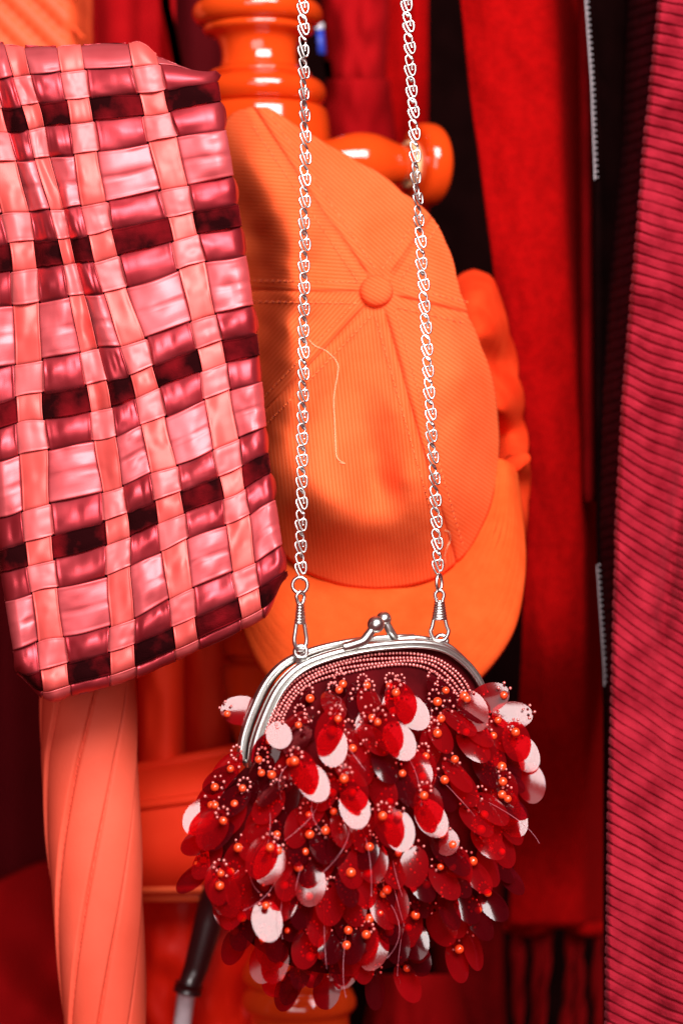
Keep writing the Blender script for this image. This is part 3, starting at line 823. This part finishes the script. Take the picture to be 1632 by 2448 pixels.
# rows: nominal top/bottom
ROWS = []                                  # (kind, v0, v1)
vv0 = -25 - 61 - 110 - 61 - 50
seq = ['V', 'S', 'B', 'S']; HH = {'V': 50, 'S': 61, 'B': 110}
k = 0; q = vv0
while q < 1290:
    kd = seq[k % 4]; ROWS.append((kd, q, q + HH[kd])); q += HH[kd]; k += 1
V_TOP, V_BOT = ROWS[0][1], ROWS[-1][2]
A_W = 0.0024
def bump01(t, p=0.75): return np.sin(np.clip(t, 0, 1) * math.pi) ** p
_wr = np.random.RandomState(11)
AMP = _wr.uniform(0.6, 1.35, (16, 40)); TIL = _wr.uniform(-1.0, 0.7, (16, 40)); SID = _wr.uniform(-1, 1, (16, 40))
def cell_of(v):
    return np.clip(np.searchsorted([a for _, a, b in ROWS], v, side='right') - 1, 0, len(ROWS) - 1)
def weave_h_vertical(c, v):
    """height of vertical ribbon c at v: arches over or dips under each row"""
    h = np.zeros_like(v)
    for r, (kd, a, b) in enumerate(ROWS):
        m = (v >= a) & (v <= b)
        s = 1 if (c + r) % 2 == 1 else -1
        am = A_W * (1.25 if kd == 'S' else 0.85)
        t = (v - a) / (b - a)
        bb = bump01(t, 0.7 if s > 0 else 0.5)
        h = np.where(m, s * am * bb * (AMP[c, r] if s > 0 else 1) + (TIL[c, r] * 0.0016 * (t - 0.5) * bb if s > 0 else 0), h)
    return h
def weave_h_horizontal(r, u):
    h = np.zeros_like(u)
    for c in range(-1, 11):
        if c == 9: continue
        m = (u >= c) & (u <= (c + 1 if c != 8 else 11))
        s = 1 if (c + r) % 2 == 0 else -1
        h = np.where(m, s * A_W * (0.9 * AMP[c + 2, r] if s > 0 else 0.9) * bump01((u - c) if c != 8 else np.clip((u - c) / 1.5, 0, 1), 0.6 if s > 0 else 0.5), h)
    return h
def ribbon_cross(n):
    """across coordinate 0..1 and selvage/pillow relief"""
    a = np.concatenate([[0, 0.03, 0.06, 0.10], np.linspace(0.16, 0.84, n), [0.90, 0.94, 0.97, 1.0]])
    sel = np.where((a < 0.045) | (a > 0.955), 0.00030, 0.0)
    return a, sel
for c in range(9):
    a, sel = ribbon_cross(12)
    va = np.linspace(V_TOP, V_BOT, 620)
    hv = weave_h_vertical(c, va)
    over = np.clip(hv / A_W, -1, 1)
    shrink = 0.03 + 0.07 * np.clip(-over, 0, 1) + 0.012 * np.sin(va / 23.0 + c * 2)
    U = c + shrink[None] + (1 - 2 * shrink[None]) * a[:, None]
    if c == 8: U = c + shrink[None] + (1.42 - shrink[None]) * a[:, None]
    pil = 0.00045 * (1 - (2 * a - 1) ** 4)
    wr = (0.0009 * vnoise(U * 3.0 + 17 * c, va[None] / 20.0) + (0.0008 * vnoise(U * 8.0 + 31 * c, va[None] / 50.0) if c % 2 == 0 else 0)) * np.clip(over, 0, 1)[None] + 0.0003 * vnoise(U * 4.0, va[None] / 45.0)
    H = hv[None] + sel[:, None] + pil[:, None] + wr + (SID[c, cell_of(va)] * np.clip(over, 0, 1))[None] * (a[:, None] - 0.5) * 0.0016
    pts = bag_pos(U, va[None] + 0 * U, H)
    uv = np.stack([va[None] / 1000 + 0 * U, a[:, None] * 0.1 + 0 * U + c], -1)
    grid_obj('vertical_ribbon', pts, M['satin_w'] if c % 2 == 0 else M['satin_n'], bag, uv=uv, thick=0.00018, flip=False)
for r, (kd, v0, v1) in enumerate(ROWS):
    a, sel = ribbon_cross(12)
    ua = np.linspace(-0.02, 9.38, 460)
    hv = weave_h_horizontal(r, ua)
    over = np.clip(hv / A_W, -1, 1)
    shrink = 0.02 + 0.10 * np.clip(-over, 0, 1) + (0.012 * np.sin(ua * 3.0 + r * 2) if kd != 'V' else 0.05 * vnoise(ua * 5.0 + r * 7, 0 * ua) + 0.02)
    Vv = v0 + (v1 - v0) * (shrink[None] + (1 - 2 * shrink[None]) * a[:, None])
    pil = 0.0005 * (1 - (2 * a - 1) ** 4)
    fold = -0.0007 * np.exp(-((a - 0.52) / 0.03) ** 2) * (kd == 'B')      # the broad band is two ribbons side by side
    wr = 0.0008 * vnoise(ua[None] * 4 + 5 * r, Vv / 25.0) * np.clip(over, 0, 1)[None] + 0.0006 * vnoise(ua[None] * 2.5, Vv / 14.0 + r)
    H = hv[None] + sel[:, None] * (2.0 if kd == 'V' else 1) + pil[:, None] + fold[:, None] + wr
    pts = bag_pos(ua[None] + 0 * Vv, Vv, H)
    uv = np.stack([ua[None] / 10 + 0 * Vv, a[:, None] * 0.1 + 0 * Vv + r], -1)
    nm = {'V': 'velvet_ribbon', 'S': 'horizontal_ribbon', 'B': 'broad_ribbon'}[kd]
    grid_obj(nm, pts, {'V': M['velvet'], 'S': M['satin_s'], 'B': M['satin_b']}[kd], bag, uv=uv, thick=0.00018, flip=True)
# lining just behind the weave, and the back of the bag
ug = np.linspace(0.2, 8.95, 60)[:, None]; vg = np.linspace(-110, 1150, 90)[None]
lin = bag_pos(ug, vg, np.full((60, 90), -0.0030))
grid_obj('lining', lin, M['bag_body'], bag)
bk = bag_xy(np.linspace(0.7, 8.2, 30)[:, None], np.linspace(-30, 1090, 40)[None])
grid_obj('back_panel', PA(bk[..., 0], bk[..., 1], 0.050 + 0 * bk[..., 0]), M['bag_body'], bag)

# ------------------------------------------------------------------ sequinned purse
purse = thing('sequin_purse', 'red sequinned beaded purse with silver clasp frame and chain', 'purse', P(860, 2350, 0.0))
YAW = math.tan(R(20)) * MM
def dplane(x): return (np.asarray(x, float) - 860) * YAW * 0.9
PC = (870.0, 1920.0)
pout = [(1150, 1650), (1118, 1590), (1055, 1552), (980, 1540), (900, 1545), (800, 1566), (720, 1598), (660, 1660), (625, 1740), (592, 1830), (530, 1900), (500, 2000), (508, 2100), (550, 2205), (640, 2285), (760, 2325), (880, 2325), (1000, 2285), (1095, 2210), (1160, 2110), (1195, 2000), (1200, 1860), (1180, 1750)]
_, po = polar_outline(PC, pout, 10)
PB = 0.040
def purse_r(x, y):
    rx, ry = np.asarray(x, float) - PC[0], np.asarray(y, float) - PC[1]
    return np.hypot(rx, ry) / po(np.arctan2(ry, rx) % (2 * math.pi))
def purse_front(x, y):
    r = np.clip(purse_r(x, y), 0, 1)
    k = sstep(1560, 1800, y) * 0.75 + 0.25
    return dplane(x) - PB * k * (1 - r ** 2.2) ** 0.7
th = np.linspace(0, 2 * math.pi, 120, endpoint=False)[:, None]; rr = np.linspace(0.002, 1, 40)[None] ** 0.8
rad = po(th) * rr
x = PC[0] + rad * np.cos(th); y = PC[1] + rad * np.sin(th)
df = purse_front(x, y); db = 2 * dplane(x) - df
grid_obj('front_cloth', PA(x, y, df + 0.0005 * vnoise(x / 20, y / 20)), M['purse_cloth'], purse, wrap_u=True)
grid_obj('back_cloth', PA(x, y, db), M['purse_cloth'], purse, wrap_u=True, flip=True)

# clasp frame: two silver channels
ny_ = Vector((math.sin(R(20)), -math.cos(R(20)), 0))          # outward normal of the purse face
def frame_bar(name, path, w0, w1, t0, t1, off, mat):
    """channel bar swept on path; w = face width, t = depth along the purse normal"""
    xy = catmull(path, 90)
    V = []; n = 14
    cen = Vector(P(870, 1800, 0))
    for i, (a, b) in enumerate(xy):
        q = i / 89
        c = P(a, b, float(dplane(a))) + ny_ * off
        j0, j1 = max(i - 1, 0), min(i + 1, 89)
        tg = (P(*xy[j1], float(dplane(xy[j1][0]))) - P(*xy[j0], float(dplane(xy[j0][0])))).normalized()
        outw = tg.cross(ny_).normalized()
        if outw.dot(c - cen) < 0: outw = -outw
        w = w0 + (w1 - w0) * q; tt_ = t0 + (t1 - t0) * q
        for s in range(n):
            a2 = 2 * math.pi * s / n
            ca, sa = math.cos(a2), math.sin(a2)
            f = lambda v: math.copysign(abs(v) ** 0.6, v)
            V.append(c + outw * f(ca) * w / 2 + ny_ * f(sa) * tt_ / 2)
    F = grid_faces(90, n, False, True)
    F += [tuple(range(n)), tuple(89 * n + s for s in range(n))[::-1]]
    return mk(name, V, F, mat, purse)
arch = [(598, 1836), (606, 1775), (630, 1705), (662, 1642), (706, 1598), (768, 1570), (850, 1550), (930, 1540), (1000, 1538), (1056, 1550), (1100, 1580), (1130, 1615), (1150, 1655)]
archb = [(a - 16 + 18 * (a > 1000), b - 12) for a, b in arch]
fr1 = frame_bar('front_frame', arch, 0.0052, 0.0036, 0.0060, 0.0050, 0.0035, M['silver'])
fr2 = frame_bar('back_frame', archb, 0.0050, 0.0030, 0.0050, 0.0040, -0.0035, M['silver'])
# bright rim on the front channel
mb = MB(); xy = catmull([(a + (870 - a) * 0.028, b + (1800 - b) * 0.03) for a, b in arch], 80)
mb.tube([P(a, b, float(dplane(a))) + ny_ * 0.0070 for a, b in xy], 0.0007, 8); mb.build('rim', M['silver'], fr1)
mb = MB(); xy = catmull([(a - (870 - a) * 0.012, b - (1800 - b) * 0.010) for a, b in arch], 80)
mb.tube([P(a, b, float(dplane(a))) + ny_ * 0.0064 for a, b in xy], 0.0003, 8); mb.build('rim', M['silver'], fr1)
# hinge rivet at the left end
mb = MB(); mb.tube([P(600, 1826, float(dplane(600))) + ny_ * 0.0085, P(600, 1826, float(dplane(600))) - ny_ * 0.006], 0.0022, 14); mb.build('hinge_rivet', M['silver'], purse)
# kiss-lock
def lock(stem, ball, rb, name):
    st = catmull([(a, b, c) for a, b, c in stem], 30)
    mb = MB(); mb.tube([P(a, b, float(dplane(a)) + c) for a, b, c in st], [0.0026 - 0.0006 * i / 29 for i in range(30)], 14)
    o = mb.build('clasp_arm', M['silver'], purse)
    V, F = sphere_data(P(ball[0], ball[1], float(dplane(ball[0])) + ball[2]), rb, 28, 18)
    mk('clasp_ball', V, F, M['silver'], o)
lock([(820, 1548, -.005), (846, 1541, -.006), (868, 1532, -.006), (882, 1515, -.006), (894, 1498, -.006)], (898, 1493, -.006), 0.0041, 'front')
lock([(988, 1527, .003), (962, 1529, .003), (944, 1527, .003), (932, 1508, .002), (922, 1488, .002)], (917, 1480, .003), 0.0037, 'back')
# ring tabs
for (a, b, dd_) in ((719, 1558, -0.002), (1054, 1532, 0.006)):
    base = float(dplane(a)) + dd_
    mb = MB(); mb.tube([P(a + 14 * math.cos(q), b + 14 * math.sin(q), base) for q in np.linspace(0, 2 * math.pi, 24, endpoint=False)], 0.0011, 8, True)
    o = mb.build('ring_tab', M['chain'], purse)
    mb = MB(); mb.tube([P(a, b + 12, base), P(a + 1, b + 40, base + 0.001)], 0.0023, 10); mb.build('tab_plate', M['chain'], o)

# ---- chain
def spring_hook(x, y, d, L, wdt, parent, ang):
    """y = top; loop, wound sleeve and open hook, length L"""
    c, s = math.cos(ang), math.sin(ang)
    def Q(a, b, z=0.0): return P(x + a * c, y + b, d + z + a * s * MM)
    o = thing_part('spring_hook', parent)
    path = [(-4, 34), (-9, 20), (-10, 9), (0, 0), (10, 9), (9, 20), (4, 34)]
    mb = MB(); mb.tube([Q(*p) for p in catmull(path, 30)], 0.0009, 8); mb.build('hook_eye', M['chain'], o)
    mb = MB()
    n = 7
    for i in range(n):
        yy_ = 30 + i * (L * 0.36) / n
        w_ = wdt * (0.42 + 0.30 * i / n)
        mb.tube([Q(w_ * math.cos(q), yy_ + 2.2 * math.sin(q), -0.0022 * math.sin(q)) for q in np.linspace(0, 2 * math.pi, 18, endpoint=False)], 0.00085, 7, True)
    mb.build('wound_sleeve', M['chain'], o)
    y1 = 30 + L * 0.36
    path = [(-wdt * 0.55, y1 - 14), (-wdt * 0.80, y1 + 14), (-wdt * 0.98, L - 22), (-wdt * 0.6, L - 4), (0, L), (wdt * 0.6, L - 4), (wdt * 0.98, L - 22), (wdt * 0.80, y1 + 14), (wdt * 0.5, y1 - 14)]
    mb = MB(); mb.tube([Q(*p) for p in catmull(path, 44)], 0.0010, 8); mb.build('hook', M['chain'], o)
def thing_part(name, parent):
    o = bpy.data.objects.new(name, None); o.empty_display_size = 0.005
    col.objects.link(o); o.parent = parent; o.location = (0, 0, 0)
    o.matrix_parent_inverse = Matrix.Translation(-parent.location)
    return o
# mesh of one scroll link, in grid units (x, down, toward viewer)
lp = [(6.5, 30, 0.6), (5.5, 22, 1.6), (8.5, 16, 2.4), (13, 20, 2.8), (14, 31, 2.8), (11, 41, 2.6), (5, 43, 2.6), (0, 35, 2.6), (-5, 21, 2.6), (-9.5, 7, 2.2), (-9, -1, 1.0), (-3, -5.5, 0), (4, -3.5, -1.5),
      (8.5, 4, -2.6), (8, 13, -3.0), (1, 18, -3.2), (-8, 19, -2.4), (-12, 25, -0.6), (-9, 36, 0.8), (-3, 48, 0.8), (3, 56, -0.2), (6, 57, -2.2), (3, 50, -4)]
lpath = catmull(lp, 84)
V, F = tube_data([Vector((a * MM, -c * MM, -b * MM)) for a, b, c in lpath], 0.00056, 8)
link_mesh = bpy.data.meshes.new('chain_link')
link_mesh.from_pydata([tuple(v) for v in V], [], F); link_mesh.update()
link_mesh.materials.append(M['chain'])
link_mesh.polygons.foreach_set("use_smooth", [True] * len(link_mesh.polygons))
def strand(xs, ys, ds, y_end, twist):
    e = thing_part('chain_strand', purse)
    y = y_end
    k = 0
    while y > -220:
        x = float(np.interp(y, ys, xs)); d = float(np.interp(y, ys, ds))
        o = bpy.data.objects.new('chain_link', link_mesh); col.objects.link(o)
        o.parent = e
        o.matrix_parent_inverse = (Matrix.Translation(-purse.location)) @ Matrix.Identity(4)
        o.parent = e
        x2 = float(np.interp(y - 40, ys, xs)); 
        tilt = math.atan2(x - x2, 40.0)
        o.location = P(x, y, d)
        o.matrix_parent_inverse = Matrix.Identity(4)
        o.rotation_euler = (rnd.uniform(-.06, .06), -tilt + rnd.uniform(-.05, .05), twist(y) + rnd.uniform(-.15, .15))
        y -= 51.5
        k += 1
tl = lambda y: 0.12 + 0.20 * math.sin(y / 210) + (0.35 * math.exp(-((y - 215) / 90) ** 2)) + 0.35 * math.exp(-((y - 900) / 300) ** 2)
tr_ = lambda y: 0.0 + 0.6 * math.exp(-((y - 440) / 110) ** 2) + 0.6 * math.exp(-((y - 1090) / 90) ** 2)
strand([720, 722, 727, 726, 722, 717, 716], [-220, 0, 300, 650, 1000, 1300, 1400], [0.004, 0.002, 0, -0.004, -0.006, -0.008, -0.010], 1328, tl)
strand([958, 970, 985, 993, 1002, 1012, 1024, 1037, 1048], [-220, 0, 250, 420, 560, 720, 930, 1180, 1400], [.012, .012, .012, .012, .012, .012, .012, .012, .012], 1322, tr_)
# end rings and hooks
mb = MB(); mb.tube([P(717 + 18 * math.cos(q), 1399 + 19 * math.sin(q), -0.011) for q in np.linspace(0, 2 * math.pi, 30, endpoint=False)], 0.0009, 8, True); mb.build('jump_ring', M['chain'], purse)
mb = MB(); mb.tube([P(1049 + 6 * math.cos(q), 1393 + 20 * math.sin(q), 0.011 + 0.0025 * math.cos(q)) for q in np.linspace(0, 2 * math.pi, 30, endpoint=False)], 0.0009, 8, True); mb.build('jump_ring', M['chain'], purse)
spring_hook(718, 1414, -0.012, 140, 17, purse, 0.5)
spring_hook(1050, 1410, 0.010, 122, 22, purse, 0.1)

# ---- bead rows under the frame
mb = MB()
archi = catmull(arch, 200)
for row in range(4):
    f = 0.075 + row * 0.030
    path = np.array([(a + (880 - a) * f, b + (1850 - b) * f * 1.02) for a, b in archi])
    seg = np.linalg.norm(np.diff(path, axis=0), axis=1); L_ = np.concatenate([[0], np.cumsum(seg)])
    s = 8.0
    while s < L_[-1] - 14:
        a = float(np.interp(s, L_, path[:, 0])); b = float(np.interp(s, L_, path[:, 1]))
        if b < 1790:
            wob = 2.0 * math.sin(s / 40 + row * 2)
            mb.sphere(P(a, b + wob, float(purse_front(a, b)) - 0.0016 - rnd.uniform(0, .0006)), 0.00082 * rnd.uniform(.9, 1.1), 7, 5)
        s += 8.4 * rnd.uniform(.95, 1.08)
o = mb.build('bead_trim', M['seed'], purse); o['kind'] = 'stuff'

# ---- sequins, pearls, seed-bead loops, threads
def disc_mesh(name, a, b, mat, cv=0.17):
    """oval paillette, hanging hole near the top; local x width, z length, y normal"""
    n = 28; V = []; F = []
    hole = Vector((0, 0, b * 0.78)); hr = 0.00075
    cup = lambda x, z: cv * (x * x + z * z * 0.5) / a
    for side in (0, 1):
        for ring in (0, 1, 2):
            for j in range(n):
                q = 2 * math.pi * j / n
                ox, oz = a * math.cos(q), b * math.sin(q)
                hx, hz = hr * math.cos(q), hole.z + hr * math.sin(q)
                t_ = (1.0, 0.5, 0.0)[ring]
                xx, zz = hx + (ox - hx) * t_, hz + (oz - hz) * t_
                V.append((xx, cup(xx, zz), zz))
        break
    F = grid_faces(3, n, False, True)
    m = bpy.data.meshes.new(name)
    m.from_pydata(V, [], F); m.update()
    m.materials.append(mat)
    m.polygons.foreach_set("use_smooth", [True] * len(m.polygons))
    return m
SEQ = [disc_mesh('sequin', 0.0072, 0.0102, M['sequin'], .14), disc_mesh('sequin', 0.0068, 0.0096, M['sequin2'], .22), disc_mesh('sequin', 0.0068, 0.0102, M['sequin'], .20), disc_mesh('sequin', 0.0066, 0.0098, M['sequin2'], .10)]
SEQW = disc_mesh('sequin', 0.0071, 0.0101, M['sequin'], 0.09)
SEQR = disc_mesh('sequin', 0.0060, 0.0066, M['sequin'], 0.05)
V, F = sphere_data((0, 0, 0), 0.0021, 16, 10)
pearl_mesh = bpy.data.meshes.new('pearl'); pearl_mesh.from_pydata([tuple(v) for v in V], [], F); pearl_mesh.update()
pearl_mesh.materials.append(M['pearl']); pearl_mesh.polygons.foreach_set("use_smooth", [True] * len(pearl_mesh.polygons))
seeds = MB(); threads = MB()
def place(mesh, name, mat4):
    o = bpy.data.objects.new(name, mesh); col.objects.link(o)
    o.parent = purse
    o.matrix_parent_inverse = Matrix.Translation(-purse.location)
    o.matrix_basis = mat4
    return o
def place_sequin(mesh, center, n, longdir):
    """n outward normal, longdir points from tip up to the hole"""
    n = n.normalized()
    z = (longdir - n * longdir.dot(n)).normalized()
    y = -n                       # local +y away from viewer
    x = y.cross(z)
    m = Matrix((x, y, z)).transposed().to_4x4(); m.translation = center
    place(mesh, 'sequin', m)
    return center + z * mesh_b(mesh) * 0.78
def mesh_b(mesh): return max(v.co.z for v in mesh.vertices)
def bead_loop(p, n, big=True, nb=7):
    e = n.orthogonal().normalized(); up = Vector((0, 0, 1)); e1 = (up - n * up.dot(n)); e1 = e1.normalized() if e1.length > .1 else e
    e2 = n.cross(e1); tilt = rnd.uniform(-1.0, 1.0)
    for i in range(nb):
        q = (i / (nb - 1) - 0.5) * 4.2 + tilt
        r = 0.0029
        seeds.sphere(p + e1 * (math.cos(q) * r + 0.0012) + e2 * math.sin(q) * r + n * (0.001 + 0.0012 * math.cos(q)), 0.00078 * rnd.uniform(.85, 1.1), 6, 4)
    if big:
        m = Matrix.Translation(p - e1 * 0.0020 + n * 0.0034) @ Matrix.Scale(rnd.uniform(.8, 1.12), 4); place(pearl_mesh, 'pearl', m)
camp = Vector((0, -D, 0))
WHITE = [  # x, y, angle of long axis from vertical (deg, + leans right at the bottom), mesh, push toward viewer (m), tint of tilt
    (577, 1698, 95, SEQW, -0.012, 6), (667, 1757, 10, SEQR, 0.012, 0), (985, 1700, 35, SEQW, 0.012, 0), (1224, 1709, -88, SEQW, -0.004, 0),
    (955, 1770, 25, SEQW, 0.012, 0), (794, 1782, 0, SEQW, 0.013, 0), (748, 1868, 25, SEQW, 0.016, 0), (479, 1951, -35, SEQW, 0.004, 0),
    (848, 1930, 8, SEQW, 0.014, 0), (955, 1985, 5, SEQW, 0.016, 0), (1030, 1955, 30, SEQW, 0.010, 2), (1206, 1926, 15, SEQW, 0.008, 0),
    (1224, 1955, 20, SEQW, 0.006, 2), (1252, 1800, 25, SEQW, -0.006, 2), (1268, 1872, 10, SEQW, -0.004, 7), (1168, 1668, -70, SEQW, 0.012, 9), (1130, 1700, 20, SEQW, 0.014, 9), (645, 2065, -25, SEQW, 0.014, 3),
    (1066, 2012, 12, SEQR, 0.008, 7), (537, 2140, 15, SEQW, 0.008, 4), (545, 2172, 5, SEQW, 0.006, 4), (639, 2200, 5, SEQW, 0.020, 0),
    (892, 2270, -18, SEQW, 0.012, 5), (742, 2115, -5, SEQW, 0.008, 5), (632, 2300, -10, SEQW, 0.006, 8), (824, 2315, -20, SEQW, 0.008, 8),
    (655, 2350, -12, SEQR, 0.004, 9), (997, 2270, -10, SEQR, 0.004, 9), (990, 2072, -15, SEQW, 0.008, 8)]
for (x, y, ang, ms, push, tint) in WHITE:
    d = float(purse_front(x, y)) - 0.006 - push
    c = P(x, y, d)
    hv = ((camp - c).normalized() + (KEY - c).normalized()).normalized()
    ld = Vector((-math.sin(R(ang)), 0, math.cos(R(ang))))
    n = hv.copy()
    if tint:
        n = (hv + Vector((rnd.choice((-1, 1)) * 0.022 * tint, 0, -0.018 * tint))).normalized()
    top = place_sequin(ms, c, n, ld)
    bead_loop(top, n, rnd.random() < 0.3, 4)
for (x, y, dx, dy, ang) in ((985, 1700, -26, -22, 30), (955, 1770, -30, -18, 25), (794, 1782, -4, -36, -15), (748, 1868, -24, -22, 20), (848, 1930, -6, -42, 20), (955, 1985, -27, -8, 12),
                          (1030, 1955, -8, -26, 5), (1206, 1926, -4, -32, -10), (1224, 1955, -12, -20, 10), (645, 2065, -18, -14, -20), (545, 2172, -4, -28, 10), (892, 2270, -24, -14, -25),
                          (1252, 1800, -16, -26, 20), (479, 1951, 30, 34, -30), (537, 2140, -10, -26, 5), (824, 2315, 6, -30, -10), (632, 2300, 8, -30, 5)):
    d = float(purse_front(x, y)) - 0.026
    c = P(x + dx, y + dy, d)
    ld = Vector((-math.sin(R(ang)), 0, math.cos(R(ang))))
    n = Vector((rnd.choice((-1, 1)) * rnd.uniform(.25, .5), -1, -0.10)).normalized()
    top = place_sequin(SEQ[0], c, n, ld)
    bead_loop(top, n, True, 6)
rows = 0
cnt = 0
y = 1635.0
while y < 2335:
    rows += 1
    x = 440 + (rows % 2) * 30
    while x < 1260:
        px, py = x + rnd.uniform(-16, 16), y + rnd.uniform(-14, 14)
        x += 49
        r = float(purse_r(px, py))
        if r > 0.985: continue
        # keep clear of the bead rows
        if py < 1690 and r > 0.84: continue
        if px < 690 and py < 1760: continue
        if any(abs(px - w_[0]) < 26 and -34 < py + 42 - w_[1] < 30 for w_ in WHITE): continue
        d = float(purse_front(px, py))
        e = 6.0
        gx = (float(purse_front(px + e, py)) - float(purse_front(px - e, py))) / (2 * e * MM)
        gy = (float(purse_front(px, py + e)) - float(purse_front(px, py - e))) / (2 * e * MM)
        n = Vector((gx, -1, -gy)); n = n.normalized()
        A = P(px, py, d)
        ox = (px - PC[0]) / 350.0
        lean = (Vector((0.55 * ox + rnd.uniform(-.30, .30), 0, -1.0)) + n * rnd.uniform(0.0, 0.85)).normalized()
        for tr__ in range(40):
            nn = n * 0.9 + Vector((rnd.uniform(-.75, .75), -0.55, 0.0))
            nn = (nn - lean * nn.dot(lean)).normalized()
            c = A + n * rnd.uniform(0.004, 0.008) + lean * 0.0090
            hv = ((camp - c).normalized() + (KEY - c).normalized()).normalized()
            h2 = ((camp - c).normalized() + (Vector((-0.15, -2.0, 0.10)) - c).normalized()).normalized()
            if nn.dot(hv) < math.cos(R(19)) and nn.dot(h2) < math.cos(R(15)): break
        top = place_sequin(rnd.choice(SEQ), c, nn, -lean)
        bead_loop(top, nn, cnt % 5 < 3, rnd.choice((4, 5, 6, 7, 8)))
        cnt += 1
        if cnt % 4 == 0 and r < 0.75:
            q0 = A + n * 0.002; q1 = A + n * rnd.uniform(.014, .024) + lean * rnd.uniform(0.005, 0.02) + Vector((rnd.uniform(-.012, .012), 0, 0)); q2 = A + n * 0.008 + lean * rnd.uniform(.018, .034) + Vector((rnd.uniform(-.01, .01), 0, 0))
            pth = [q0 * (1 - s) ** 2 + q1 * 2 * s * (1 - s) + q2 * s * s for s in np.linspace(0, 1, 12)]
            threads.tube(pth, 0.00010, 4)
    y += 42 if y < 1980 else 46
o = seeds.build('seed_beads', M['seed'], purse); o['kind'] = 'stuff'
o = threads.build('nylon_threads', M['nylon'], purse); o['kind'] = 'stuff'
print("sequins", cnt)
